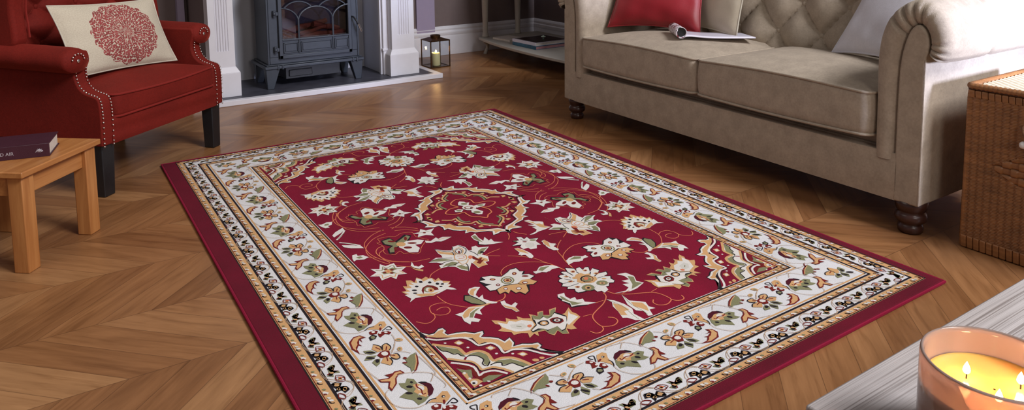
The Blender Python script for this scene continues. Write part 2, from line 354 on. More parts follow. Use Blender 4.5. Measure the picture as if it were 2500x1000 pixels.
MOTIFS = """
daisy
K0|-4,-531 15,-548 12,-563 20,-551 34,-550 32,-567 46,-560 56,-563 42,-587 60,-576 68,-597 52,-608 80,-614 70,-630 56,-632 72,-641 64,-653 63,-668 50,-677 41,-671 29,-684 15,-680 -3,-680 -25,-677 -33,-671 -51,-671 -62,-666 -65,-655 -58,-646 -75,-632 -66,-625 -78,-613 -67,-602 -68,-585 -59,-578 -53,-579 -52,-564 -44,-557 -33,-561 -33,-548 -25,-544 -14,-553
W0|-5,-535 13,-551 8,-570 18,-554 31,-553 29,-571 43,-562 52,-566 38,-591 57,-578 64,-599 47,-610 75,-616 69,-628 52,-632 68,-642 59,-653 61,-667 52,-674 41,-668 29,-681 16,-678 0,-676 -22,-673 -30,-668 -48,-667 -61,-664 -62,-655 -56,-644 -72,-633 -64,-624 -75,-613 -64,-603 -66,-586 -58,-579 -49,-582 -50,-566 -44,-561 -29,-564 -31,-550 -26,-548 -13,-556
K3|7,-570 7,-589
K3|39,-592 28,-603
K3|46,-612 32,-618
K3|-15,-554 -14,-581
K2|-30,-565 -28,-591
K2|-47,-584 -33,-602
K2|-65,-603 -31,-610
K2|-65,-625 -30,-626
K2|51,-633 31,-631
R2|40,-669 28,-650
T0|5,-567 2,-570 -3,-570 -6,-567 -7,-563 -6,-559 -2,-557 2,-557 6,-559 7,-563
T0|37,-581 34,-582 30,-582 27,-580 26,-576 27,-573 30,-571 34,-572 37,-574 38,-577
T0|53,-613 50,-614 45,-614 41,-611 39,-607 40,-604 44,-602 48,-602 52,-605 54,-609
T0|50,-648 47,-649 43,-648 40,-646 38,-643 38,-640 41,-639 45,-639 49,-642 50,-645
T0|-28,-581 -31,-582 -34,-582 -38,-579 -40,-576 -39,-573 -36,-572 -33,-572 -29,-575 -27,-578
T0|-35,-609 -37,-611 -41,-610 -45,-607 -47,-604 -47,-601 -44,-600 -40,-601 -36,-603 -34,-606
T0|-38,-643 -41,-645 -45,-645 -49,-642 -50,-639 -50,-635 -46,-634 -42,-634 -39,-637 -37,-640
T0|-15,-599 -18,-602 -22,-602 -25,-599 -26,-596 -25,-592 -22,-590 -18,-590 -15,-592 -13,-596
R0|3,-567 1,-568 -2,-568 -4,-567 -5,-564 -4,-562 -2,-561 1,-561 3,-562 3,-564
R0|35,-580 33,-581 31,-581 29,-579 29,-578 29,-576 31,-575 33,-575 35,-576 36,-578
R0|50,-612 48,-613 46,-612 43,-611 42,-609 43,-607 45,-606 47,-606 49,-608 51,-610
R0|-30,-580 -32,-581 -34,-580 -36,-579 -37,-577 -36,-576 -35,-575 -33,-575 -31,-577 -30,-578
R0|-37,-607 -39,-608 -41,-608 -43,-607 -44,-605 -44,-603 -42,-602 -40,-603 -38,-604 -37,-606
R0|-40,-643 -42,-644 -45,-644 -47,-642 -48,-640 -47,-638 -45,-637 -43,-637 -41,-639 -40,-641
T0|-4,-582 12,-582 16,-595 30,-598 24,-613 33,-623 26,-637 10,-644 -1,-643 -9,-637 -22,-631 -28,-618 -17,-604 -23,-597
K0|20,-629 10,-636 -2,-636 -12,-630 -15,-619 -11,-608 0,-601 12,-601 21,-607 24,-618
T0|18,-629 9,-634 0,-634 -8,-629 -11,-620 -8,-612 1,-606 10,-606 18,-611 21,-620
G0|14,-628 7,-632 -1,-632 -8,-628 -10,-621 -7,-614 -1,-609 7,-609 14,-613 16,-621
O0|9,-620 5,-623 0,-623 -3,-621 -4,-617 -2,-613 2,-610 6,-610 10,-612 11,-616
G0|-9,-669 -18,-675 -29,-675 -38,-669 -41,-659 -38,-649 -28,-643 -17,-643 -8,-649 -5,-659
G0|37,-669 30,-673 20,-673 12,-667 8,-659 11,-651 19,-646 29,-647 37,-652 40,-661
T0|-17,-665 -22,-668 -28,-669 -32,-666 -33,-660 -31,-655 -26,-651 -20,-651 -16,-654 -15,-659
T0|30,-665 27,-667 22,-666 18,-663 16,-660 17,-656 20,-654 25,-655 29,-658 31,-662
K0|-20,-664 -23,-665 -26,-665 -28,-664 -29,-661 -28,-658 -26,-657 -22,-656 -20,-658 -19,-661
K0|27,-663 25,-664 23,-664 21,-662 20,-660 20,-659 22,-658 24,-659 26,-660 27,-662
W0|-16,-677 -2,-663 11,-667 19,-682 14,-697 -5,-705 -5,-693 -17,-689

palm
T0|-321,-653 -308,-663 -295,-679 -286,-663 -280,-676 -265,-686 -260,-672 -251,-689 -236,-699 -229,-680 -222,-690 -216,-700 -206,-684 -191,-688 -202,-704 -189,-713 -175,-691 -154,-692 -171,-712 -161,-727 -153,-727 -128,-710 -134,-732 -130,-745 -131,-762 -149,-770 -169,-781 -171,-799 -185,-794 -191,-785 -199,-806 -213,-799 -214,-780 -232,-793 -239,-781 -239,-763 -257,-760 -265,-775 -268,-760 -287,-769 -279,-750 -291,-741 -311,-738 -309,-725 -322,-714 -332,-702 -319,-697 -315,-682 -322,-673
W0|-314,-669 -298,-689 -287,-679 -275,-692 -259,-693 -241,-713 -246,-729 -269,-742 -299,-729 -310,-707 -315,-695
B0|-295,-696 -267,-705 -262,-728 -283,-728 -299,-710
G0|-229,-691 -223,-691 -217,-702 -204,-688 -194,-690 -203,-705 -190,-715 -175,-697 -159,-694 -172,-714 -163,-730 -196,-733 -225,-721 -234,-707
G0|-272,-754 -251,-757 -238,-761 -238,-780 -231,-789 -213,-778 -212,-798 -200,-803 -193,-780 -211,-753 -246,-739
K0|-227,-690 -235,-709 -225,-719 -205,-707 -208,-725 -183,-717 -171,-707 -160,-730 -157,-740 -175,-767 -194,-786 -207,-789 -202,-759 -212,-762 -235,-769 -235,-754 -253,-753 -267,-755 -267,-744 -242,-730 -238,-710
W0|-228,-698 -231,-709 -221,-717 -207,-711 -204,-724 -190,-722 -174,-712 -165,-733 -160,-742 -176,-766 -194,-783 -205,-785 -203,-764 -215,-765 -232,-765 -237,-755 -248,-747 -264,-750 -265,-745 -242,-734 -236,-721
W0|-157,-745 -139,-724 -143,-736 -138,-748 -135,-759 -155,-766 -177,-776 -177,-766
K0|-236,-726 -223,-722 -217,-724 -208,-730 -211,-743 -219,-747 -229,-746 -235,-739
T0|-214,-741 -219,-744 -225,-744 -230,-741 -232,-735 -230,-730 -226,-727 -220,-727 -215,-730 -213,-735
W0|-218,-738 -221,-740 -224,-740 -226,-738 -227,-735 -226,-733 -224,-731 -221,-731 -219,-733 -218,-735
R0|-202,-730 -191,-727 -179,-732 -173,-746 -177,-756 -191,-759 -203,-750 -205,-740
K0|-178,-750 -183,-753 -190,-752 -197,-748 -200,-742 -198,-736 -193,-733 -185,-733 -179,-737 -176,-744
B0|-181,-747 -185,-750 -190,-749 -194,-746 -196,-742 -195,-738 -191,-736 -186,-736 -182,-739 -180,-743
R0|-185,-745 -187,-746 -189,-746 -191,-745 -192,-743 -191,-741 -189,-739 -187,-739 -185,-741 -184,-743
O0|-254,-730 -257,-732 -260,-733 -263,-731 -264,-727 -263,-723 -260,-721 -256,-721 -253,-723 -252,-726
G2|-285,-710 -276,-718

sdaisy
K0|-229,-447 -200,-453 -186,-469 -180,-474 -152,-461 -139,-452 -117,-453 -119,-476 -109,-487 -122,-498 -106,-505 -102,-526 -122,-532 -113,-554 -131,-563 -143,-558 -162,-587 -182,-596 -187,-577 -199,-577 -202,-556 -217,-568 -219,-556 -238,-556 -232,-533 -249,-529 -247,-497 -246,-467
W0|-227,-449 -202,-456 -188,-472 -180,-477 -150,-463 -140,-456 -120,-457 -122,-479 -113,-484 -128,-497 -110,-506 -104,-523 -124,-531 -145,-523 -165,-534 -185,-526 -202,-521 -233,-530 -247,-526 -245,-498 -225,-499 -237,-485 -244,-465 -226,-468
T0|-145,-523 -124,-531 -115,-553 -132,-560 -149,-551 -163,-583 -179,-592 -185,-574 -197,-574 -199,-552 -214,-566 -216,-552 -235,-555 -229,-532 -207,-524 -185,-530 -166,-536
K2|-159,-544 -165,-534 -152,-550
G0|-162,-514 -172,-523 -185,-525 -194,-518 -198,-506 -194,-493 -184,-484 -171,-482 -161,-489 -158,-501
W0|-166,-512 -174,-519 -183,-520 -191,-515 -193,-506 -190,-495 -182,-488 -173,-487 -165,-492 -163,-502
K0|-168,-510 -174,-516 -182,-516 -188,-512 -190,-505 -188,-497 -182,-492 -174,-491 -168,-495 -166,-502
T0|-170,-509 -175,-513 -181,-513 -186,-510 -188,-505 -186,-498 -181,-494 -175,-494 -170,-497 -169,-503
R0|-174,-506 -176,-508 -179,-509 -182,-507 -183,-504 -182,-501 -180,-499 -177,-499 -174,-500 -173,-503
R0|-136,-485 -140,-488 -144,-489 -148,-487 -149,-483 -147,-478 -143,-474 -139,-473 -135,-476 -134,-480
R0|-202,-481 -205,-483 -210,-483 -214,-480 -216,-476 -216,-472 -213,-470 -208,-470 -204,-473 -202,-478
R0|-117,-516 -120,-517 -125,-516 -130,-512 -133,-508 -133,-505 -130,-504 -125,-505 -120,-508 -117,-513
R0|-208,-514 -211,-517 -215,-517 -218,-515 -219,-511 -218,-507 -214,-505 -211,-504 -208,-506 -207,-510
R0|-139,-546 -143,-548 -147,-548 -152,-545 -154,-541 -153,-536 -149,-534 -144,-534 -140,-537 -138,-541
R0|-171,-563 -175,-566 -180,-566 -184,-563 -185,-559 -184,-554 -180,-551 -175,-551 -172,-553 -170,-558
R0|-202,-543 -206,-547 -210,-547 -213,-545 -213,-541 -212,-537 -209,-534 -205,-533 -202,-535 -201,-539
T0|-139,-483 -141,-485 -143,-486 -145,-485 -145,-482 -144,-479 -142,-477 -140,-477 -138,-478 -138,-481
T0|-205,-479 -207,-480 -209,-479 -211,-478 -213,-476 -213,-474 -211,-473 -209,-474 -206,-475 -205,-477
W0|-140,-545 -143,-546 -146,-546 -149,-544 -151,-541 -150,-538 -148,-536 -144,-537 -141,-539 -140,-542
W0|-173,-562 -176,-564 -180,-564 -182,-562 -184,-559 -183,-556 -180,-553 -176,-553 -173,-555 -172,-559
W0|-204,-543 -207,-545 -209,-545 -211,-544 -212,-541 -211,-538 -208,-536 -206,-536 -204,-537 -203,-540
W0|-211,-513 -212,-514 -214,-514 -216,-513 -216,-511 -215,-509 -214,-508 -212,-508 -211,-509 -210,-511

fan
T0|-444,-400 -431,-402 -428,-373 -419,-381 -408,-349 -396,-355 -393,-372 -376,-349 -369,-366 -353,-359 -350,-373 -342,-375 -340,-393 -327,-384 -328,-404 -310,-421 -320,-431 -315,-437 -332,-449 -384,-466 -435,-432
W0|-449,-462 -438,-447 -444,-420 -431,-423 -439,-406 -423,-411 -428,-390 -412,-395 -412,-374 -400,-385 -403,-365 -389,-380 -380,-353 -371,-365 -371,-381 -351,-375 -344,-377 -347,-400 -334,-400 -326,-405 -330,-418 -314,-425 -326,-431 -316,-437 -330,-445 -320,-457 -317,-470 -329,-463 -338,-454 -366,-462 -387,-462 -412,-454 -428,-450
K0|-373,-382 -376,-385 -379,-385 -382,-383 -383,-380 -382,-376 -380,-373 -377,-373 -374,-375 -373,-378
K0|-355,-398 -357,-401 -360,-401 -363,-399 -364,-396 -363,-392 -360,-390 -357,-389 -355,-391 -354,-394
K0|-341,-417 -343,-419 -346,-420 -349,-418 -350,-414 -349,-411 -347,-408 -344,-407 -341,-409 -340,-413
K0|-394,-399 -396,-401 -399,-401 -401,-399 -403,-396 -402,-393 -400,-391 -397,-390 -395,-392 -393,-395
K0|-406,-416 -408,-417 -412,-417 -416,-414 -418,-411 -418,-407 -416,-406 -412,-406 -408,-409 -406,-412
K0|-331,-425 -333,-427 -335,-427 -338,-425 -339,-423 -339,-420 -337,-418 -334,-418 -331,-419 -330,-422
K0|-412,-430 -414,-431 -417,-431 -420,-429 -422,-426 -422,-423 -420,-422 -417,-423 -414,-425 -412,-428
K0|-340,-435 -342,-436 -344,-436 -347,-435 -348,-432 -348,-430 -346,-428 -344,-429 -341,-430 -340,-433
R0|-388,-411 -372,-405 -359,-416 -354,-434 -357,-444 -371,-441 -367,-423 -376,-414 -391,-427 -401,-443 -397,-423
G0|-370,-436 -376,-443 -383,-444 -389,-440 -392,-432 -390,-422 -384,-415 -376,-413 -370,-418 -367,-426
W0|-373,-433 -377,-438 -382,-439 -386,-437 -388,-431 -386,-425 -382,-420 -377,-418 -373,-421 -372,-427
T0|-368,-441 -373,-447 -379,-448 -383,-445 -384,-439 -382,-431 -378,-425 -372,-424 -368,-427 -366,-433
R0|-373,-438 -375,-441 -377,-441 -379,-440 -380,-437 -379,-434 -377,-431 -375,-431 -373,-432 -372,-435
T0|-420,-433 -398,-442 -378,-454 -356,-454 -382,-462 -412,-453

lotus
W0|-308,-287 -276,-271 -260,-281 -256,-266 -258,-250 -253,-217 -234,-241 -215,-254 -202,-233 -180,-233 -170,-255 -174,-282 -164,-285 -154,-266 -139,-266 -139,-281 -110,-294 -134,-313 -155,-327 -146,-348 -159,-376 -171,-375 -174,-393 -189,-390 -207,-397 -205,-372 -206,-356 -237,-397 -252,-378 -257,-352 -274,-339 -295,-339 -291,-319 -275,-320 -288,-300
T0|-254,-228 -239,-252 -221,-268 -221,-290 -240,-270 -255,-253
G0|-300,-285 -277,-280 -258,-293 -241,-312 -261,-305 -283,-296
G0|-288,-334 -271,-323 -249,-320 -239,-334 -252,-347 -272,-335
G0|-252,-352 -237,-352 -232,-369 -224,-371 -237,-390 -249,-373
G0|-165,-318 -149,-299 -133,-292 -116,-296 -138,-311 -156,-324
T0|-203,-359 -182,-345 -166,-338 -156,-362 -162,-374 -176,-370 -174,-392 -205,-394
K2.5|-253,-219 -237,-248 -220,-263 -225,-287
K2.5|-203,-236 -213,-259 -218,-285
K2.5|-182,-236 -175,-263 -181,-281 -196,-297
K2.5|-307,-286 -275,-281 -238,-300
K2.5|-289,-317 -262,-311 -237,-315
K2.5|-273,-338 -254,-341 -233,-334
K2.5|-238,-395 -225,-370 -222,-352
K2.5|-167,-327 -168,-304 -173,-286
T3|-212,-260 -189,-249 -186,-270 -202,-292 -215,-280 -212,-260
K2|-209,-263 -193,-256 -192,-274 -203,-286 -211,-279 -209,-263
R0|-199,-279 -202,-282 -205,-284 -207,-283 -207,-279 -205,-275 -203,-271 -200,-269 -198,-271 -198,-274
T3|-220,-283 -205,-290 -197,-307 -207,-328 -225,-330 -235,-316 -230,-298 -220,-283
O2|-220,-298 -205,-305 -210,-319 -224,-313
T2.5|-233,-328 -234,-351 -217,-349 -202,-332
R0|-188,-313 -180,-325 -178,-348 -163,-344 -176,-360 -163,-358 -190,-378 -194,-365 -184,-358 -191,-339
O0|-186,-328 -191,-333 -196,-335 -199,-333 -199,-327 -197,-321 -192,-315 -188,-313 -184,-316 -184,-321
K0|-141,-319 -144,-321 -148,-321 -151,-319 -153,-316 -152,-312 -149,-309 -145,-309 -142,-312 -141,-315

star8
W0|-462,-230 -441,-245 -428,-217 -419,-237 -392,-233 -395,-260 -372,-274 -394,-289 -388,-314 -411,-305 -426,-327 -433,-306 -462,-311 -458,-285 -480,-272 -456,-259
G3|-453,-246 -438,-256 -427,-236 -422,-250 -400,-245 -402,-267 -384,-276
T3|-467,-274 -449,-281 -454,-302 -432,-298 -425,-313 -412,-296 -394,-305 -399,-285
G0|-433,-245 -423,-259 -406,-257 -399,-273 -417,-276 -410,-297 -427,-286 -443,-281 -445,-267 -432,-266
T0|-417,-277 -422,-283 -428,-284 -433,-280 -435,-274 -434,-266 -430,-260 -424,-259 -419,-263 -416,-270
R0|-421,-258 -424,-260 -427,-260 -429,-258 -431,-255 -431,-252 -429,-250 -426,-250 -423,-252 -421,-255
R0|-409,-272 -411,-274 -414,-274 -417,-272 -419,-269 -418,-266 -416,-264 -413,-263 -410,-265 -409,-269
R0|-433,-275 -435,-278 -438,-278 -440,-276 -442,-273 -441,-270 -439,-267 -436,-267 -434,-269 -432,-272
R0|-417,-290 -420,-292 -423,-292 -425,-290 -427,-287 -427,-283 -424,-281 -421,-281 -418,-283 -417,-286
O0|-423,-273 -424,-275 -427,-276 -428,-275 -429,-272 -428,-269 -427,-267 -425,-266 -423,-267 -422,-270

leafpair
W0|-300,-500 -288,-485 -270,-485 -259,-494 -278,-510 -290,-524 -290,-541 -274,-532 -283,-552 -275,-571 -262,-587 -267,-590 -289,-581 -297,-551 -305,-529
T0|-297,-502 -283,-490 -269,-495 -284,-505 -297,-525 -301,-514
K0|-316,-507 -303,-514 -294,-545 -288,-576 -301,-579 -321,-558 -330,-531
G0|-316,-513 -306,-519 -296,-549 -291,-575 -301,-575 -319,-555 -326,-531
T0|-302,-577 -284,-579 -274,-583 -297,-585 -321,-581 -340,-573 -333,-567
W0|-298,-585 -319,-579 -337,-569 -360,-581 -382,-580 -373,-598 -378,-619 -373,-641 -364,-630 -351,-642 -341,-635 -350,-618 -336,-603 -326,-618 -320,-596
T0|-340,-573 -322,-580 -345,-591 -359,-607 -372,-608 -369,-595 -356,-583
G0|-359,-612 -347,-595 -323,-585 -313,-586 -335,-597 -352,-617

bits1
W0|-255,-589 -243,-590 -247,-605 -241,-620 -225,-613 -224,-623 -238,-633 -240,-656 -249,-654 -251,-637 -261,-622 -260,-604
T0|-258,-602 -254,-616 -244,-629 -239,-636 -241,-656 -248,-652 -250,-635 -259,-620
W0|-93,-503 -81,-503 -60,-487 -41,-492 -25,-508 -14,-524 -38,-518 -53,-525 -72,-517 -93,-516
G0|-74,-505 -58,-494 -35,-505 -50,-508 -66,-513
W0|-346,-255 -351,-283 -342,-294 -330,-287 -330,-302 -346,-307 -356,-294 -359,-276
T0|-363,-283 -356,-300 -340,-318 -345,-327 -359,-307
W0|-473,-118 -459,-117 -461,-130 -446,-135 -437,-157 -454,-163 -473,-154 -483,-159 -481,-141
G0|-470,-138 -455,-137 -452,-150 -464,-151
W0|-474,51 -458,70 -426,91 -427,71 -445,54 -474,34
W6|-474,-11 -459,-26 -441,-48 -428,-68
G2|-468,-17 -436,-49
W0|-250,-146 -238,-160 -212,-145 -210,-158 -193,-153 -169,-168 -192,-177 -212,-181 -225,-171 -242,-173 -255,-163
T3|-214,-166 -195,-164 -179,-169
W0|-259,-78 -237,-81 -224,-60 -214,-81 -184,-79 -207,-102 -210,-130 -229,-111 -257,-111 -245,-91
G2|-244,-84 -224,-90 -207,-91
R0|-222,-96 -224,-98 -227,-98 -229,-96 -231,-93 -230,-90 -228,-88 -225,-88 -222,-90 -221,-93
T0|-161,-257 -158,-205 -158,-209
W0|40,-353 54,-356 56,-370 51,-387 57,-393 66,-399 51,-400 47,-416 50,-432 36,-424 32,-406 33,-388 46,-363
T0|45,-355 54,-362 52,-379 43,-395 34,-394 42,-372
W0|-55,-349 -44,-351 -35,-374 -37,-400 -45,-430 -53,-427 -51,-403 -68,-391 -57,-381
T0|-55,-350 -45,-353 -37,-377 -39,-403 -47,-387 -55,-371
W0|-93,-502 -81,-504 -66,-491 -44,-489 -24,-500 -16,-520 -35,-514 -54,-516 -50,-523 -64,-526 -76,-515 -91,-514
G0|-76,-503 -60,-492 -34,-500 -51,-506 -68,-513

sflower
K0|-362,-70 -333,-64 -326,-98 -307,-86 -284,-68 -268,-87 -287,-114 -302,-125 -329,-135 -357,-156 -363,-176 -378,-169 -369,-135 -352,-126 -368,-101
G0|-360,-75 -334,-73 -329,-110 -305,-94 -281,-78 -275,-93 -298,-117 -322,-132 -348,-142 -361,-167 -373,-163 -364,-138 -346,-126 -362,-100
W0|-326,-129 -299,-117 -265,-127 -251,-142 -270,-161 -288,-156 -286,-185 -303,-208 -325,-195 -331,-162 -336,-144
R0|-327,-101 -331,-103 -337,-102 -343,-97 -347,-91 -348,-87 -344,-84 -338,-86 -332,-90 -327,-96
R0|-289,-101 -294,-109 -298,-112 -300,-110 -300,-104 -297,-96 -293,-89 -289,-85 -286,-87 -287,-93
R0|-344,-152 -348,-159 -352,-162 -355,-160 -355,-154 -353,-146 -349,-139 -345,-136 -342,-138 -342,-144
R0|-278,-148 -282,-150 -289,-148 -297,-143 -302,-137 -303,-132 -299,-130 -292,-132 -284,-137 -279,-143
R0|-304,-169 -308,-172 -314,-171 -321,-167 -325,-161 -325,-155 -321,-152 -314,-153 -308,-157 -304,-163
T0|-310,-137 -316,-144 -324,-145 -332,-139 -336,-130 -334,-120 -328,-114 -320,-113 -312,-118 -308,-128
O2|-367,-52 -369,-79 -380,-79 -374,-104 -375,-124 -386,-144 -387,-166 -375,-174 -368,-186 -345,-171 -342,-193 -326,-198 -313,-216 -297,-211 -283,-187 -255,-157 -239,-147 -252,-123 -261,-102 -257,-68 -287,-55 -312,-67 -327,-57 -342,-54 -367,-52
O3|-375,-112 -392,-116 -408,-142 -407,-182 -392,-218 -351,-251

wcarn
K0|-5,-281 10,-288 11,-306 25,-298 24,-315 51,-325 31,-340 -26,-342 -51,-329 -24,-318 -31,-299 -9,-304
W0|-5,-285 8,-291 8,-309 23,-301 22,-318 48,-327 29,-340 28,-370 16,-365 3,-384 -16,-379 -16,-366 -33,-366 -33,-348 -20,-337 -48,-328 -19,-319 -28,-301 -10,-308
B0|11,-362 2,-369 -8,-371 -15,-366 -18,-356 -14,-345 -5,-337 5,-335 13,-341 15,-351
R0|4,-330 2,-331 -2,-330 -5,-327 -8,-324 -8,-322 -5,-321 -2,-322 2,-324 4,-327
G0|34,-335 31,-337 25,-336 20,-332 17,-328 18,-324 21,-322 26,-323 32,-327 35,-331
G0|-17,-310 -19,-311 -22,-311 -25,-309 -27,-306 -27,-303 -24,-302 -21,-303 -18,-305 -16,-308
K2|-2,-302 1,-316 13,-320

leafaxisL
K5|-118,-651 -120,-672 -115,-700 -119,-713 -105,-717 -80,-726
W0|-112,-642 -92,-644 -100,-660 -98,-678 -82,-677 -87,-691 -70,-695 -76,-710 -54,-730 -77,-726 -103,-714 -119,-711 -112,-696 -121,-674 -116,-667 -119,-654
G0|-111,-650 -107,-659 -106,-684 -94,-703 -83,-711 -100,-710 -114,-706 -109,-693 -117,-668
K4|-121,-215 -116,-241 -127,-265 -105,-282
W0|-118,-199 -96,-187 -103,-221 -102,-248 -85,-226 -87,-256 -75,-249 -78,-272 -56,-290 -88,-285 -112,-275 -125,-261 -116,-246 -122,-225
G0|-114,-199 -102,-198 -107,-230 -109,-257 -114,-242 -119,-219
W0|86,-192 103,-192 108,-211 124,-222 133,-232 118,-261 130,-281 101,-286 80,-287 54,-296 39,-292 70,-283 81,-272 80,-247 93,-255 77,-226 96,-236
T0|87,-192 105,-215 104,-235 116,-237 119,-251 133,-235 117,-263 127,-279 110,-274 100,-260 101,-229

leafaxisR
W0|91,-643 117,-650 123,-677 109,-702 119,-720 83,-733 58,-735 15,-720 49,-726 67,-717 66,-694 84,-701 76,-679 99,-684 101,-662
G0|108,-667 119,-680 104,-704 114,-719 88,-725 68,-728 88,-709 102,-680
W0|-23,-732 -9,-748 0,-775 1,-804 -12,-824 -8,-861 -29,-849 -38,-829 -48,-823 -37,-793 -32,-768 -20,-751
T0|-22,-756 -10,-774 -8,-803 -24,-802 -30,-821 -43,-812 -33,-781
G1.5|-22,-737 -11,-781 -18,-825 -19,-850
W0|26,-736 22,-769 40,-786 51,-799 43,-818 51,-834 34,-831 22,-856 10,-851 17,-829 3,-815 5,-782
T0|20,-778 42,-796 39,-817 27,-836 20,-814 13,-798
G1.5|25,-741 14,-784 16,-824 14,-846

vines
O2.5|-348,-373 -334,-355 -313,-344 -293,-337
O2.5|-376,-472 -375,-500 -366,-531 -336,-568
O2.5|-373,-516 -389,-507 -410,-507 -421,-518 -426,-544 -413,-561 -394,-565 -381,-553 -381,-536 -396,-530 -410,-535
O2.5|-423,-543 -429,-564 -448,-577 -463,-573 -476,-555
O2.5|-344,285 -375,270 -413,217 -432,155 -426,106 -402,68 -369,40 -327,26
O2.5|-377,133 -400,148 -408,179 -400,225
O2.5|-297,25 -262,38 -226,79
O2.5|-323,2 -362,-11 -398,-42 -418,-74 -426,-129 -419,-174 -398,-215 -371,-238
O2.5|-438,-159 -419,-175
O2.5|-299,7 -256,-18 -229,-53
O2.5|-372,-238 -346,-255 -320,-261 -293,-265
O2.5|-151,-338 -121,-329 -90,-325
O2.5|-149,-340 -115,-366
O2.5|-176,-474 -169,-455 -144,-435 -110,-429 -77,-440 -45,-461 -28,-482 -19,-517 -14,-544
O3|-223,-560 -231,-574 -245,-583 -263,-583 -286,-580
O2|-125,-764 -100,-768
O3|-7,-701 -14,-721 -42,-744 -75,-759 -102,-774 -113,-794 -116,-821 -107,-831 -87,-837 -68,-828 -65,-812 -76,-801
O3|-115,-824 -120,-836 -134,-843 -147,-839 -152,-825
O2|-57,-731 -32,-732
O2.5|-97,-379 -74,-397 -44,-431 -32,-469 -21,-502 -13,-541
O3|-10,-244 -19,-266 -34,-285

medq
K0|-7,-239 1,-244 10,-230 23,-224 36,-231 56,-231 48,-212 44,-206 57,-196 91,-183 101,-170 123,-170 111,-151 125,-143 143,-128 149,-111 166,-112 161,-89 165,-71 181,-74 209,-55 194,-43 196,-25 203,-7 225,0 197,5 182,-19 168,-51 141,-73 124,-73 116,-109 87,-130 79,-166 47,-186 18,-198 0,-223
W0|-4,-238 2,-239 9,-226 22,-221 36,-227 54,-229 46,-212 41,-204 53,-193 90,-181 100,-168 121,-168 108,-149 124,-142 141,-126 149,-105 164,-110 157,-88 162,-69 180,-71 206,-54 190,-44 193,-23 200,-5 224,0 195,6 179,-14 166,-50 140,-69 114,-108 83,-128 77,-164 45,-182 15,-193 -6,-222
T0|2,-224 13,-216 26,-216 44,-222 37,-211 36,-201 51,-189 87,-177 97,-164 112,-163 103,-149 120,-136 135,-123 143,-103 156,-102 152,-84 158,-67 174,-59 193,-52 184,-44 187,-23 194,-5 205,3 198,1 185,-18 172,-54 142,-74 126,-74 118,-111 88,-132 81,-168 49,-187 19,-199
K3|203,5 187,4 174,-14 160,-50 138,-64 116,-61 110,-105 79,-125 73,-161 43,-177 13,-188 -3,-206
T0|162,21 165,10 171,-2 157,-6 154,7
T0|142,-26 156,-29 160,-42 145,-45
T0|96,-88 106,-92 109,-104 94,-107
T0|44,-142 58,-143 61,-153 46,-157
W0|104,-71 102,-73 100,-74 99,-73 99,-71 100,-69 102,-67 104,-66 105,-67 105,-69
W0|62,-127 61,-129 59,-130 58,-129 58,-127 59,-125 61,-123 62,-122 64,-123 64,-125
W0|29,-164 28,-166 26,-167 24,-166 24,-164 25,-161 27,-159 29,-159 30,-160 30,-162
T7|3,-185 5,-173 30,-152 46,-129 45,-106 65,-112 86,-95 92,-68 89,-49 107,-53 134,-35
G7|9,-156 25,-142 36,-126 35,-105
G7|76,-39 82,-68 77,-89 60,-95
K2.5|0,-170 26,-146 40,-129 38,-104
K2.5|83,-41 87,-68 81,-92 62,-100

medc
O-5|-10,98 23,86 34,63 32,32 75,24 95,3 75,-16 50,-21 31,-10 43,-38 37,-69 16,-82 0,-101 -17,-83 -37,-65 -41,-36 -41,-19 -64,-20 -85,-12 -98,7 -75,29 -57,35 -34,33 -44,58 -40,77
W0|-16,68 -6,76 6,64 7,52 18,49 4,29 -14,30 -27,48
W0|12,12 38,16 60,8 46,-7 16,-9
W0|-61,13 -45,15 -31,3 -45,-12 -64,-1
W0|-14,-20 6,-12 17,-48 2,-67 -10,-62 -20,-35
G0|5,40 1,37 -5,38 -11,42 -14,48 -14,53 -9,56 -3,56 3,52 6,46
G0|47,-1 42,-4 36,-3 31,1 27,6 28,12 32,15 39,14 44,10 48,5
G0|-41,-3 -44,-5 -50,-5 -55,-1 -58,4 -57,9 -54,11 -49,11 -43,7 -40,2
G0|6,-51 1,-55 -6,-54 -13,-50 -16,-43 -15,-36 -10,-32 -3,-33 4,-38 7,-45
W0|14,-7 3,-17 -11,-17 -23,-8 -29,6 -27,21 -16,30 -1,31 11,22 17,7
R0|4,-3 -2,-7 -11,-7 -19,-2 -23,7 -22,15 -16,20 -7,20 1,14 5,6
W0|1,2 -3,-2 -9,-1 -15,3 -18,9 -17,14 -13,18 -7,17 -1,13 2,7
K0|-1,-1 -3,-3 -5,-4 -6,-3 -7,-1 -5,2 -3,5 -1,6 0,5 1,3
O1.5|-21,17 -6,21 8,8 4,-11

corner
K0|-490,-601 -474,-621 -461,-622 -445,-611 -434,-614 -433,-632 -440,-639 -436,-649 -417,-650 -397,-659 -382,-676 -359,-679 -365,-694 -376,-701 -359,-712 -346,-726 -341,-745 -323,-738 -325,-765 -333,-775 -313,-776 -294,-789 -281,-792 -278,-808 -287,-815 -275,-840 -252,-857 -269,-863 -498,-623
W0|-488,-605 -476,-625 -463,-627 -446,-615 -436,-617 -435,-632 -442,-638 -440,-649 -419,-653 -399,-663 -384,-679 -363,-681 -367,-693 -379,-701 -361,-715 -348,-729 -343,-748 -325,-741 -328,-765 -338,-776 -315,-779 -296,-792 -282,-795 -282,-809 -291,-815 -282,-836 -257,-857 -294,-825 -304,-804 -341,-784 -363,-780 -365,-749 -382,-725 -399,-725 -398,-695 -446,-659 -483,-631
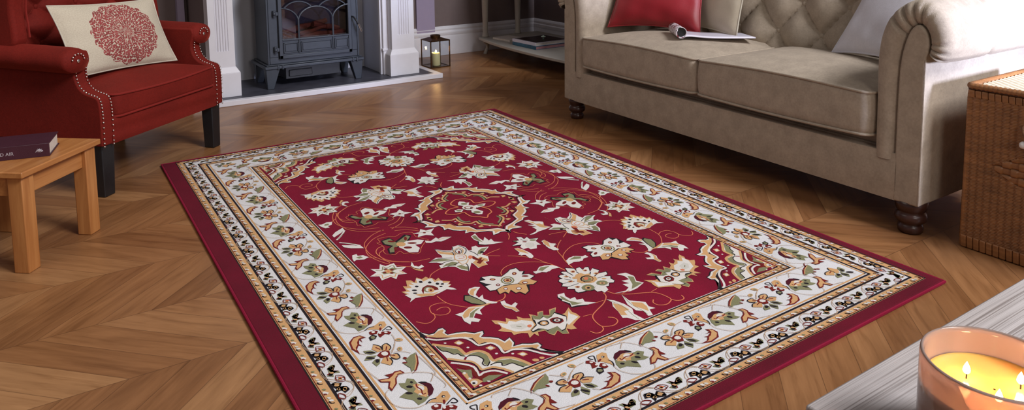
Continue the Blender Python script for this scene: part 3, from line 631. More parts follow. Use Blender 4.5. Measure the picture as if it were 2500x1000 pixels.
T0|-485,-619 -470,-632 -450,-622 -439,-622 -439,-628 -446,-635 -442,-652 -421,-659 -402,-667 -387,-683 -370,-686 -383,-698 -378,-710 -364,-719 -351,-734 -346,-754 -330,-748 -332,-763 -343,-777 -318,-784 -301,-795 -287,-800 -287,-807 -298,-812 -294,-825 -304,-804 -323,-791 -341,-784 -363,-780 -364,-759 -373,-735 -382,-725 -399,-725 -398,-695 -409,-680 -446,-659 -467,-646 -483,-630
M0|-488,-625 -469,-649 -439,-665 -413,-678 -401,-700 -400,-727 -373,-735 -365,-760 -365,-784 -341,-785 -317,-801 -296,-828 -274,-852 -272,-859 -346,-857 -469,-863 -494,-857 -493,-747
W6|-488,-636 -471,-654 -441,-668 -416,-680 -405,-702 -401,-728 -373,-735 -365,-757 -368,-786 -345,-786 -319,-804 -300,-834 -284,-853 -271,-858
K2|-489,-644 -474,-658 -444,-673 -419,-685 -409,-705 -404,-732 -377,-740 -369,-760 -373,-789 -348,-792 -322,-808 -303,-838
T0|-444,-687 -429,-684 -424,-701 -439,-703
W0|-428,-698 -431,-700 -435,-700 -438,-697 -440,-694 -439,-691 -437,-689 -433,-689 -430,-691 -428,-695
W0|-458,-679 -460,-680 -462,-680 -463,-679 -464,-677 -464,-675 -463,-674 -461,-674 -459,-675 -458,-677
W0|-423,-724 -425,-725 -427,-725 -428,-724 -429,-722 -429,-720 -427,-719 -425,-719 -424,-720 -423,-722
W0|-382,-781 -383,-782 -385,-782 -387,-781 -388,-779 -387,-777 -386,-776 -384,-776 -382,-777 -381,-779
W0|-352,-802 -353,-803 -355,-803 -357,-802 -358,-800 -357,-798 -356,-797 -354,-797 -352,-798 -351,-800
T0|-394,-746 -379,-744 -374,-760 -389,-761
W0|-379,-756 -381,-758 -385,-758 -388,-756 -390,-752 -390,-749 -387,-747 -383,-747 -380,-750 -378,-753
T0|-347,-806 -331,-806 -327,-821 -341,-822
W0|-331,-818 -334,-819 -337,-819 -341,-817 -343,-813 -342,-811 -340,-809 -336,-809 -333,-812 -331,-815
W0|-487,-671 -464,-693 -446,-712 -445,-743 -431,-743 -411,-750 -402,-771 -405,-798 -386,-801 -364,-816 -352,-838 -346,-857 -390,-861 -402,-838 -419,-817 -440,-815 -447,-775 -463,-759 -486,-735
G0|-484,-675 -466,-696 -448,-716 -448,-748 -455,-740 -456,-730 -466,-726 -472,-709 -482,-701
G0|-446,-752 -435,-747 -414,-750 -405,-771 -412,-798 -425,-807 -429,-796 -420,-784 -421,-771 -426,-759 -436,-752
G0|-417,-809 -398,-802 -370,-814 -355,-838 -346,-857 -363,-855 -368,-840 -374,-828 -387,-826 -397,-824 -393,-814 -405,-806
K3|-484,-678 -482,-701 -473,-710 -466,-728 -457,-731 -455,-742 -448,-749
K3|-447,-753 -437,-753 -427,-761 -422,-772 -421,-784 -431,-795 -426,-808 -413,-797
K3|-419,-809 -406,-808 -394,-815 -398,-825 -388,-828 -375,-829 -369,-842 -362,-856
T8|-489,-665 -463,-692 -446,-711 -444,-741 -430,-742 -412,-748 -402,-770 -405,-798 -385,-800 -363,-814 -351,-837 -344,-858
M5|-448,-753 -456,-760
T7|-486,-735 -463,-759 -447,-775 -443,-795 -442,-814 -419,-818 -402,-838 -391,-860
K2.5|-487,-741 -466,-764 -449,-779 -446,-798 -447,-816 -422,-822 -404,-842
W6|-487,-753 -466,-773 -453,-794 -455,-813 -458,-828 -444,-824 -421,-832 -404,-856
R0|-483,-766 -468,-777 -457,-796 -457,-815 -462,-833 -445,-829 -424,-837 -412,-851 -469,-849 -468,-819 -463,-799 -477,-784
G0|-487,-778 -474,-794 -462,-800 -474,-827 -484,-820 -484,-801
G0|-459,-842 -441,-839 -414,-853 -444,-858 -463,-853
T0|-486,-801 -476,-806 -481,-826 -468,-835 -462,-850 -488,-858
W0|-474,-848 -477,-851 -482,-851 -485,-849 -487,-844 -486,-839 -482,-836 -478,-836 -474,-838 -472,-843
W0|-478,-805 -480,-807 -482,-807 -484,-806 -484,-803 -484,-801 -482,-799 -480,-799 -478,-800 -477,-803
W0|-478,-828 -479,-830 -482,-830 -483,-829 -484,-826 -483,-824 -482,-823 -480,-822 -478,-824 -477,-826
W0|-470,-861 -472,-862 -474,-862 -476,-861 -477,-859 -476,-857 -475,-856 -473,-856 -471,-857 -470,-859
W0|-449,-859 -450,-860 -452,-859 -454,-858 -455,-856 -455,-854 -454,-853 -452,-854 -450,-855 -449,-857
K0|-479,-847 -480,-848 -482,-848 -484,-847 -485,-845 -484,-843 -483,-841 -481,-841 -479,-842 -478,-845
T0|-320,-854 -323,-856 -327,-855 -331,-852 -333,-848 -333,-845 -330,-843 -325,-844 -321,-847 -319,-850
T0|-305,-854 -307,-855 -311,-855 -314,-853 -315,-850 -315,-847 -312,-845 -309,-846 -306,-848 -304,-851

bunit
G0|205,44 217,37 227,50 238,39 238,20 223,1 222,-15 240,-31 225,-41 209,-44 207,-25 187,1 202,7 211,9 204,30
K0|225,17 223,15 219,15 216,18 213,21 213,25 215,26 219,26 222,24 225,20
K0|232,30 230,28 228,28 227,29 226,31 226,34 228,36 230,36 231,35 232,33
K0|216,-3 213,-5 210,-4 205,-1 203,3 202,6 204,7 208,7 212,4 215,0
K0|224,-30 222,-32 219,-32 217,-30 215,-27 215,-24 217,-22 220,-22 222,-24 224,-27
T0|227,23 238,21 249,0 243,-21 233,-30 227,-22 219,0 227,6
W0|243,-1 240,-5 236,-6 232,-3 230,2 231,8 234,12 238,13 242,10 244,5
W0|232,-18 231,-19 228,-18 226,-16 224,-14 224,-12 225,-11 228,-11 230,-13 232,-16
R3|235,22 232,11 235,-3 231,-17 238,-18
M1|235,22 231,8
P0|240,25 253,19 261,4 258,-15 248,-28 238,-32 243,-16 249,-3 246,12
K0|256,13 254,13 250,14 245,18 242,21 241,24 243,24 247,23 252,19 256,16
T0|254,-40 269,-31 278,-37 276,-55 268,-62 255,-69 250,-62 236,-52 226,-49 239,-44
K0|266,-50 265,-52 263,-52 260,-51 259,-48 260,-45 261,-44 263,-43 266,-45 267,-47
W0|265,-50 264,-51 263,-51 262,-50 261,-49 261,-48 262,-47 263,-47 264,-47 265,-49
K2.5|222,-50 236,-42 248,-46
K2.5|257,-74 269,-67 278,-64 280,-78 272,-78 267,-73
R0|228,-62 240,-60 248,-68 241,-79 229,-76 226,-70
R0|243,-80 255,-77 268,-82 272,-92 265,-98 257,-90 242,-98 241,-90
W0|241,-69 239,-71 237,-71 234,-70 233,-67 233,-64 235,-62 238,-62 240,-63 241,-66
W0|251,-82 250,-83 248,-84 246,-83 245,-80 246,-78 247,-76 249,-76 251,-77 252,-79
W0|265,-87 264,-88 261,-88 259,-87 258,-84 258,-82 259,-81 261,-81 264,-83 265,-85
R0|259,-65 256,-69 254,-71 253,-70 253,-66 254,-62 256,-58 258,-57 260,-58 260,-61
K0|219,-83 231,-76 238,-88 230,-97 217,-98
G0|232,-91 229,-94 226,-95 224,-93 222,-89 223,-85 225,-82 228,-82 231,-84 232,-87
R0|214,-79 205,-63 190,-61 173,-77 168,-107 177,-136 178,-114 187,-101 193,-108 190,-97 197,-79 199,-95 201,-78
T0|209,-72 201,-65 187,-67 176,-82 172,-106 175,-118 178,-106 186,-97 188,-88 197,-75
T0|223,-148 231,-131 242,-130 246,-147 238,-161 228,-158
T0|216,-118 225,-131 223,-151 213,-151 206,-133
T0|234,-176 246,-179 246,-197 237,-200 230,-183
T0|227,-179 225,-205 217,-214 203,-193 215,-179
G0|187,-129 202,-135 211,-152 197,-152 188,-141
G0|175,-165 187,-152 207,-162 191,-172
G0|208,-178 200,-195 190,-201 187,-182 197,-174
K0|207,-150 205,-151 200,-149 194,-145 190,-141 189,-137 192,-137 197,-138 203,-142 207,-147
K0|199,-170 197,-171 191,-169 186,-166 182,-161 181,-158 184,-157 189,-158 194,-162 198,-167
K0|203,-185 200,-189 197,-190 195,-189 194,-185 195,-180 197,-177 200,-175 203,-177 204,-181
R0|207,-162 218,-154 228,-153 237,-161 233,-176 225,-182 210,-176
W0|230,-170 227,-174 223,-174 219,-172 217,-167 217,-161 220,-157 225,-157 229,-159 231,-164
K2.5|216,-116 227,-133 225,-149
K2.5|226,-148 233,-132 244,-130 246,-149 238,-158
K2.5|239,-178 248,-182 246,-199 237,-200 229,-188
K2.5|226,-187 227,-202 219,-213
R2.5|216,-131 222,-145
R2.5|239,-141 232,-154
R2.5|240,-186 232,-177
R2.5|218,-196 222,-181
T0|282,-137 279,-140 274,-139 269,-136 266,-131 266,-126 269,-124 274,-124 279,-127 282,-132
T0|265,-171 262,-175 258,-176 255,-174 254,-169 255,-164 258,-160 262,-159 265,-161 266,-166
G0|277,-134 276,-135 273,-135 271,-133 269,-131 269,-128 271,-127 273,-127 276,-129 277,-132
G0|262,-169 260,-171 258,-171 257,-170 256,-168 257,-165 258,-163 260,-162 262,-163 262,-166
R0|173,-248 192,-254 198,-253 191,-240 208,-244 214,-240 227,-243 231,-257 218,-255 208,-265 201,-283 182,-300 180,-286 189,-269 175,-260
T0|176,-252 194,-258 205,-252 213,-245 224,-246 227,-253 216,-252 205,-264 198,-281 185,-294 184,-284 193,-268 177,-258
R0|242,-269 251,-264 267,-243 278,-217 285,-197 281,-217 271,-243 257,-262 247,-268
G0|254,-201 260,-210 270,-203 283,-201 276,-222 264,-244 252,-259 245,-262 249,-248 246,-238 243,-221 252,-227 253,-213
T2.5|279,-209 269,-235 253,-260
R0|251,-226 249,-227 247,-227 244,-225 242,-222 242,-220 243,-219 246,-220 249,-222 251,-224
R0|258,-210 256,-212 254,-212 252,-210 250,-208 251,-205 252,-203 255,-203 257,-205 258,-207
V1.3|203,65 217,70 236,66 259,53 278,36 283,16 286,-15 278,-24
V1.3|279,38 278,27 264,10
V1.3|181,35 168,26 163,5 169,-20 182,-38 203,-51 222,-50
V1.3|176,-134 187,-146
V1.3|269,-101 267,-122 256,-148 238,-168
V1.3|237,-174 251,-156 258,-141
V1.3|243,-172 259,-179 274,-196
V1.3|283,-218 286,-256 287,-288 283,-300
V1.3|167,-210 172,-236 175,-249

nunitA
K0|85,24 91,25 105,14 98,6 108,5 114,-14 102,-20 99,-7 84,-8 92,0 85,19
T0|100,11 99,10 96,10 93,12 91,15 91,17 92,18 95,18 98,16 100,13
T0|108,-10 107,-12 105,-13 102,-12 101,-9 102,-5 103,-3 106,-2 108,-4 109,-7
T0|98,-2 97,-4 95,-5 93,-4 93,-1 93,2 94,4 96,5 98,4 98,1
G0|99,83 106,90 114,91 117,83 107,69 116,62 118,54 104,61 101,47 89,57 96,61
K0|111,79 109,76 107,75 105,76 104,79 105,83 106,85 109,86 110,85 111,82
K0|100,53 99,52 97,52 95,53 93,56 93,58 95,59 97,59 99,58 100,56
R-1.6|104,43 118,33 115,19 101,29
T0|113,29 112,28 109,27 107,29 106,31 106,34 108,36 110,36 112,35 113,32
R-1.6|90,-15 98,-26 95,-39 85,-30 87,-22
V1.2|117,18 125,5 122,-16 107,-32 97,-33
V1.2|95,93 83,81 80,63 88,36 100,26

nunitB
K0|87,20 96,21 108,11 101,0 112,-4 115,-17 102,-21 97,-10 85,-11 94,-1 88,17
T0|103,9 101,9 98,9 95,11 93,14 93,16 94,17 97,16 100,14 102,12
T0|110,-14 109,-16 106,-17 104,-15 103,-12 103,-9 105,-7 107,-6 110,-8 111,-11
T0|97,-6 95,-8 94,-9 92,-8 91,-6 92,-3 93,-1 95,-1 96,-2 97,-4
R0|98,77 117,83 116,77 108,63 118,56 108,54 99,48 90,56 101,61
T0|111,72 109,69 107,67 106,68 105,71 106,75 108,79 110,80 111,79 112,76
T0|106,54 105,53 102,53 99,55 98,57 97,60 99,61 101,60 104,59 106,56
R-1.6|106,43 119,32 117,19 103,26
O0|115,27 113,25 111,25 109,26 107,29 108,32 109,34 111,34 114,32 115,30
V1.2|117,15 128,1 123,-19 106,-31 97,-35
V1.2|87,84 83,66 86,43 103,25
R-1.6|90,-20 99,-31 96,-43 86,-33

tunit
W0|-5,8 0,7 6,-2 2,-6 -3,-6 -5,1
R0|2,-5 0,-6 -1,-6 -4,-5 -5,-3 -5,-1 -4,0 -2,0 0,-2 1,-4
W0|6,-32 5,-33 2,-33 -1,-31 -2,-29 -3,-26 -1,-24 1,-25 4,-26 6,-29
K2.5|-4,-30 -1,-38 5,-40
B0|4,-22 3,-23 1,-23 -2,-21 -3,-19 -3,-16 -2,-15 0,-15 3,-17 4,-19
G0|4,11 3,10 1,10 -1,12 -2,14 -3,16 -1,17 0,17 3,15 4,13"""
# ------------------------------------------------------------------ rug: every motif is a woven patch of its own yarn colour
def yarn(name, col, var=.12, sheen=.25):
    m, nt, b = newmat(name); co = obj_co(nt)
    n = mth(nt,'ADD', mth(nt,'MULTIPLY',noise(nt, co, 7, 3),.55), mth(nt,'MULTIPLY',noise(nt, co, 420, 2),.45))
    lo = tuple(c*(1-var) for c in col); hi = tuple(min(1,c*(1+var)) for c in col)
    nt.links.new(ramp(nt, n, [(.35,lo),(.65,hi)]), b.inputs['Base Color'])
    b.inputs['Roughness'].default_value = .85; b.inputs['Specular IOR Level'].default_value = .25
    b.inputs['Sheen Weight'].default_value = sheen; b.inputs['Sheen Roughness'].default_value = .35; b.inputs['Sheen Tint'].default_value = (*[min(1,c*1.6+.03) for c in col],1)
    bump(nt, b, noise(nt, co, 600, 2), .5, .003); return m
YC = {'K':srgb(30,22,28),'W':srgb(220,214,206),'T':srgb(204,158,108),'G':srgb(128,126,92),'R':srgb(112,28,24),'M':srgb(122,8,40),
      'O':srgb(212,120,84),'B':srgb(205,200,190),'P':srgb(74,14,30),'V':srgb(190,160,132),'F':srgb(216,214,214)}
YN = {'K':'black_yarn','W':'ivory_yarn','T':'gold_yarn','G':'sage_yarn','R':'rust_yarn','M':'crimson_yarn','O':'apricot_yarn','B':'pale_grey_yarn','P':'plum_yarn','V':'fawn_yarn','F':'white_ground_yarn'}
keys = list(YC); ymats = [yarn(YN[k], YC[k], .2 if k=='M' else .08) for k in keys]; YI = {k:i for i,k in enumerate(keys)}
motifs = {}; cur = None
for ln in MOTIFS.strip().splitlines():
    ln = ln.strip()
    if not ln: continue
    if '|' not in ln: cur = motifs.setdefault(ln, []); continue
    h, r = ln.split('|'); cur.append((h[0], float(h[1:]), [tuple(map(float,q.split(','))) for q in r.split()]))
RB = MB(); RB.keepn = True
def area(P): return sum(P[i][0]*P[(i+1)%len(P)][1]-P[(i+1)%len(P)][0]*P[i][1] for i in range(len(P)))/2
def rfill(c, P, z):
    if area(P) < 0: P = P[::-1]
    RB.add([(x/1000,y/1000,z) for x,y in P],[tuple(range(len(P)))],YI[c])
def rstroke(c, P, w, z, closed=False):
    if len(P) > 2: P = [(q.x,q.y) for q in cr([(x,y,0) for x,y in P], 3, closed)]
    n = len(P); L = []; Rr = []
    for i in range(n):
        a = P[(i-1)%n] if (closed or i) else P[i]; b = P[(i+1)%n] if (closed or i<n-1) else P[i]
        dx,dy = b[0]-a[0],b[1]-a[1]; d = math.hypot(dx,dy) or 1; nx,ny = -dy/d*w/2,dx/d*w/2
        L.append((P[i][0]+nx,P[i][1]+ny)); Rr.append((P[i][0]-nx,P[i][1]-ny))
    vs = [(x/1000,y/1000,z) for x,y in L]+[(x/1000,y/1000,z) for x,y in Rr]
    RB.add(vs,[(i,i+n,(i+1)%n+n,(i+1)%n) for i in range(n if closed else n-1)],YI[c])
def rect(c, xl, xr, yb, yt, z): rfill(c, [(xl,yb),(xr,yb),(xr,yt),(xl,yt)], z)
def frame(c, xl, xr, yb, yt, w, z):     # line frame
    for P in ([(xl,yb),(xr,yb),(xr,yb+w),(xl,yb+w)],[(xl,yt-w),(xr,yt-w),(xr,yt),(xl,yt)],[(xl,yb),(xl+w,yb),(xl+w,yt),(xl,yt)],[(xr-w,yb),(xr,yb),(xr,yt),(xr-w,yt)]): rfill(c,P,z)
Z0 = .0100
def put(name, fn, keep=None, zb=.0012):
    for i,(c,w,P) in enumerate(motifs[name]):
        Q = [fn(x,y) for x,y in P]
        if keep:
            cx = sum(q[0] for q in Q)/len(Q); cy = sum(q[1] for q in Q)/len(Q)
            if not keep(cx,cy): continue
        z = Z0+zb+i*.00002
        if w == 0: rfill(c,Q,z)
        else: rstroke(c,Q,abs(w),z,w<0)
CX,CY = 818,1165.5
R = [(53,1584,37,2294),(79,1557,60,2271),(126,1511,110,2221),(153,1484,133,2198),(299,1338,279,2053),(324,1312,302,2029)]
cols_ = 'TFTFTM'
for i,(r,c) in enumerate(zip(R,cols_)): rect(c,*r,Z0+.0001*(i+1))
for r,w,c in ((R[0],3,'K'),(R[1],6,'K'),(R[2],6,'K'),(R[3],6,'K'),(R[4],5,'K'),(R[5],4,'K')): frame(c,*r,w,Z0+.0009)
for r,o,w,c in ((R[1],9,0,'T'),(R[3],9,5,'T'),(R[4],-9,4,'T'),(R[5],-7,1.5,'R'),(R[0],5,1.5,'R'),(R[2],8,1.5,'R'),(R[4],7,1.5,'R')):
    if w: frame(c,r[0]+o,r[1]-o,r[2]+o,r[3]-o,w,Z0+.0010)
frame('W',R[5][0]+4,R[5][1]-4,R[5][2]+4,R[5][3]-4,2,Z0+.0010)
quad = [lambda x,y:(CX+x,CY+y), lambda x,y:(CX-x,CY+y), lambda x,y:(CX-x,CY-y), lambda x,y:(CX+x,CY-y)]
half = [quad[0], quad[2]]
for f in half: put('daisy',f,zb=.0016); put('leafaxisL',f); put('leafaxisR',f); put('wcarn',f)
for f in quad:
    put('vines',f)
    for k in ('palm','sdaisy','fan','lotus','star8','leafpair','bits1','sflower'): put(k,f,zb=.0016)
    put('corner',f,keep=lambda x,y: R[5][0]-2<x<R[5][1]+2 and R[5][2]-2<y<R[5][3]+2)
for f in quad: put('medq',f)
put('medc', quad[0], zb=.0022)
# borders
def sides(unit, ofs, anchors_l, anchors_n, dn, R_, along=1.0):
    # unit drawn for the left side with x absolute mm and y relative to its anchor; dn = shift of band between left and near side
    def own(side, x, y):
        dl,dr_,db,dt = x-R_[0], R_[1]-x, y-R_[2], R_[3]-y; m_ = min(dl,dr_,db,dt); return {'l':dl,'r':dr_,'b':db,'t':dt}[side] <= m_+.01 and m_ > -2
    for a in anchors_l:
        put(unit, lambda x,y,a=a:(x+ofs,a+y), lambda x,y: own('l',x,y))
        put(unit, lambda x,y,a=a:(2*CX-x-ofs+0,2*CY-a-y), lambda x,y: own('r',x,y))
    for a in anchors_n:
        put(unit, lambda x,y,a=a:(a+y*along,x+ofs-dn), lambda x,y: own('b',x,y))
        put(unit, lambda x,y,a=a:(2*CX-a-y*along,2*CY-x-ofs+dn), lambda x,y: own('t',x,y))
sides('bunit',0,[366+326.3*k for k in range(-1,7)],[365+302.5*k for k in range(-1,6)],20,R[3],.93)
for u,o in (('nunitA',0),('nunitB',-66)):
    sides(u,-2,[593-131*8+131*k+(0 if u=='nunitA' else 6) for k in range(0,22)],[620-131*8+131*k+(0 if u=='nunitA' else 6) for k in range(0,18)],17,R[1],1.0)
for r,xc,dn in ((R[0],66,17.5),(R[2],139.5,18),(R[4],311.5,21)):
    sides('tunit',xc,[20+37*2*k for k in range(32)],[20+37*2*k for k in range(22)],dn,r)
# the border units were traced with absolute x (origin 0), tan units relative to the band centre
rug = thing('area_rug', 'large crimson rug with floral medallion and ivory borders, centre of the floor', 'rug', (0,0,0))
pt = RB.build('floral_pile', ymats, rug)
mb = MB(); mb.box(.004,1.612,.004,2.306,0,.0100); bs = mb.build('crimson_edge', yarn('deep_crimson_yarn', srgb(96,6,30), .2), rug, bevel=.004)
BIND = yarn('magenta_binding', srgb(134,12,48), .08, .35)
mb = MB(); z=.006; mb.tube([(.003,.003,z),(1.613,.003,z),(1.613,2.307,z),(.003,2.307,z)], .0048, 8, closed=True); mb.build('binding', BIND, rug, smooth=True)
# ------------------------------------------------------------------ soft goods helpers
def lattice(u, v):      # diamond tufting height 0..1, buttons at integer s,t
    s_, t_ = (u+v)/2, (u-v)/2
    a, b = abs(sin(pi*s_)), abs(sin(pi*t_))
    return (a*b)**.42
def pillow(mb, c, ux, uz, n, T, pinch=.07, N=25, seed=0, wr=.006):
    c,ux,uz,n = map(Vector,(c,ux,uz,n)); n = n.normalized(); rnd = random.Random(seed); ph = [rnd.uniform(0,6) for _ in range(4)]; uvs = []
    for side in (1,-1):
        def fn(a,b):
            u,v = 2*a-1,2*b-1
            x = u*(1-pinch*(1-v*v)); z = v*(1-pinch*(1-u*u))
            h = T*max(0,(1-u**4)*(1-v**4))**.5*(.55+.45*(1-u*u)*(1-v*v))
            r = max(abs(u),abs(v)); wrk = wr*sin(9*u+5*v+ph[0])*sin(7*v-4*u+ph[1])*r**3*(1-r**8)
            uvs.append((a,b)); return c+ux*x+uz*z+n*side*(h+wrk)
        mb.grid(fn,N,N,rev=side<0)
    return uvs
def pillow_edge(c, ux, uz, pinch=.07, k=12):
    c,ux,uz = map(Vector,(c,ux,uz)); P = []
    for a,b in (((-1,-1),(1,-1)),((1,-1),(1,1)),((1,1),(-1,1)),((-1,1),(-1,-1))):
        for i in range(k):
            t=i/k; u=a[0]+(b[0]-a[0])*t; v=a[1]+(b[1]-a[1])*t; P.append(c+ux*u*(1-pinch*(1-v*v))+uz*v*(1-pinch*(1-u*u)))
    return P
def outline(pts, k=4):   # rounded polygon: points -> dense loop
    return pts
def rrect(x0,x1,y0,y1,r,k=6,bow=0):
    P=[]
    for cx,cy,a0 in ((x1-r,y1-r,0),(x0+r,y1-r,pi/2),(x0+r,y0+r,pi),(x1-r,y0+r,1.5*pi)):
        for i in range(k+1):
            a=a0+pi/2*i/k; P.append((cx+r*cos(a),cy+r*sin(a)))
        # side subdivision
    D=[]
    for i in range(len(P)):
        a=P[i]; b=P[(i+1)%len(P)]; L=math.hypot(b[0]-a[0],b[1]-a[1]); m=max(1,int(L/.03))
        for j in range(m): D.append((a[0]+(b[0]-a[0])*j/m, a[1]+(b[1]-a[1])*j/m))
    return D
def seat_cushion(mb, loop, z0, z1, crown, bulge=.008, sag=None):
    cx=sum(p[0] for p in loop)/len(loop); cy=sum(p[1] for p in loop)/len(loop); n=len(loop)
    rings=[]
    for s in (0.02,.3,.6,.85,.97): rings.append((s, z0, 0))
    for t in (0,.15,.5,.85,1): rings.append((1+bulge*4*t*(1-t)/.25*.6, z0+(z1-z0)*t, 0))
    for s in (.97,.92,.85,.75,.6,.45,.3,.15,.02): rings.append((s, z1, 1))
    vs=[]
    for s,z,top in rings:
        for x,y in loop:
            zz=z+(crown*(1-s**2.6) if top else 0)
            px,py=cx+(x-cx)*s,cy+(y-cy)*s
            if sag: zz+=sag(px,py,z)
            vs.append((px,py,zz))
    R_=len(rings); mb.add(vs,[(j*n+i,j*n+(i+1)%n,(j+1)*n+(i+1)%n,(j+1)*n+i) for j in range(R_-1) for i in range(n)]+[tuple(range(n-1,-1,-1)),tuple(range((R_-1)*n,R_*n))])

# ------------------------------------------------------------------ red wing chair (local: x across, y towards the back, front legs at y=0)
ch = thing('wing_chair', 'red velvet wing armchair with silver nail trim and black legs', 'armchair', (.03,2.25,0), math.atan2(.680,.733))
def chleg(name, x0,x1,y0,y1,h,tx,ty,rx=0,ry=0):
    mb = MB(); mb.hexa([(x0+tx+rx,y0+ty+ry,0),(x1-tx+rx,y0+ty+ry,0),(x1-tx+rx,y1-ty+ry,0),(x0+tx+rx,y1-ty+ry,0)],[(x0,y0,h),(x1,y0,h),(x1,y1,h),(x0,y1,h)])
    mb.build('leg',BLACKW,ch,bevel=.004)
chleg('l',-.338,-.276,.006,.068,.21,.006,.006); chleg('l',.284,.340,.006,.062,.21,.004,.004)
chleg('l',-.330,-.280,.46,.51,.22,.004,.004,0,.05); chleg('l',.280,.330,.46,.51,.22,.004,.004,0,.05)
# apron (front, with its slight fold) + deck
mb = MB()
mb.grid(lambda a,b: (-.30+.60*a, -.004-.004*sin(pi*b)-.003*sin(b*pi*3+a*2), .193+.095*b), 20, 9)
mb.box(-.31,.31,.004,.52,.195,.285); mb.build('apron',RED,ch,smooth=True)
# side panels with the swept front edge
edge = [(-.006,.195),(-.008,.30),(-.004,.355),(.008,.374),(.035,.382),(.062,.392),(.083,.412),(.094,.44),(.094,.468),(.086,.492),(.082,.515),(.09,.535)]
E_ = [(q.x,q.y) for q in cr([(a,b,0) for a,b in edge],3)]
for s,name in ((-1,'side_panel'),(1,'side_panel')):
    mb = MB(); poly = E_+[(.45,.54),(.50,.52),(.49,.205),(.30,.197)]
    x0,x1 = (-.346,-.284) if s<0 else (.284,.346)
    mb.prism([(a,b) for a,b in poly], x0, x1, 'x')
    sp_ = mb.build('side_panel',RED,ch,bevel=.007,seg=3)
    # piping cords along the two edges of the swept front
    # nail trim, each row one part
    for xx in ((-.339,-.296) if s<0 else (.302,.339)):
        mb = MB(); P = cr([(a,b,0) for a,b in edge[:-1]],12); acc=0; last=None
        for q in P:
            if last is None or (q-last).length >= .0105:
                mb.ball((xx,q.x-.0035,q.y),.0036,8,5); last=q
        # direction: sit on the front face
        mb.build('nail_row',NAIL,sp_,smooth='all')
    mb = MB()
    def roll(a,b):
        th = 2*pi*a; y=.078+.36*b; cx=.345*s; rx,rz=.060,.047
        e = (1-.10*(1-min(1,(y-.078)/.03))**2)
        cxx, czz = cos(th), sin(th)
        f = 1-.02*sin(6*pi*b)*(cxx>0)
        return (cx+s*rx*cxx*e*f, y, .506+rz*czz*e+.012*b)
    mb.grid(roll,28,26,closeu=True)
    mb.add([roll(i/28,0) for i in range(28)]+[(.345*s,.072,.506)],[(i,(i+1)%28,28) for i in range(28)])
    mb.build('arm_roll',RED,ch,smooth='all',weld=True)
    mb = MB(); mb.ball((.345*s,.071,.506),.007,10,7,sc=(1,.4,1)); 
    for k in range(7):
        a = pi*k/6; mb.ball((.345*s+.026*cos(a),.071,.512+.020*sin(a)),.0036,8,5)
    mb.build('scroll_nails',NAIL,ch,smooth='all')
    # wing
    mb = MB()
    wp = [(.335,.545),(.318,.60),(.325,.68),(.315,.76),(.30,.84),(.31,.92),(.36,.97),(.46,1.0),(.56,1.0),(.54,.75),(.50,.5)]
    wq = [(q.x,q.y) for q in cr([(a,b,0) for a,b in wp],3,True)]
    mb.prism(wq, .312*s, .372*s,'x'); wg = mb.build('wing',RED,ch,bevel=.016,seg=4)
    mb = MB(); mb.tube([(.31*s,a,b) for a,b in wq[2:20]],.004,6); mb.build('piping',REDP,wg,smooth=True)
# outer back + tufted inside back
mb = MB(); mb.hexa([(-.345,.49,.205),(.345,.49,.205),(.345,.53,.205),(-.345,.53,.205)],[(-.345,.56,1.0),(.345,.56,1.0),(.345,.60,1.0),(-.345,.60,1.0)]); mb.build('outer_back',RED,ch,bevel=.015,seg=3)
mb = MB(); PU,PV = .098,.0725
def tuftb(a,b):
    x=-.315+.63*a; z=.36+.63*b
    h=lattice((x+.191)/PU+1,(z-.595)/PV+1)
    return (x,.47+.13*(z-.36)-.045*h+.012, z)
mb.grid(tuftb,91,91,rev=True); bk = mb.build('tufted_back',RED,ch,smooth='all')
for j in range(-3,6):
    for i in range(-5,8):
        if (i+j)%2==0:
            x=-.191+PU*i; z=.595+PV*j
            if -.3<x<.3 and .38<z<.97: mb = MB(); mb.ball((x,.47+.13*(z-.36)+.004,z),.011,10,6,sc=(1,.6,1)); mb.build('button',RED,bk,smooth='all')
# seat cushion
loop = rrect(-.277,.292,-.010,.45,.03)
mb = MB(); sg = lambda x,y,z: -.010*sin(pi*min(1,max(0,(x+.277)/.57)))*max(0,1-y/.2)*(z>.3)
seat_cushion(mb, loop, .287, .372, .038, .006, sg); sc_ = mb.build('seat_cushion',RED,ch,smooth='all')
mb = MB(); mb.tube([(x*1.008,y-.003,.371+sg(x,y,.37)) for x,y in loop],.0045,6,closed=True); mb.tube([(x*1.008,y-.003,.289) for x,y in loop],.0045,6,closed=True); mb.build('piping',REDP,sc_,smooth='all')

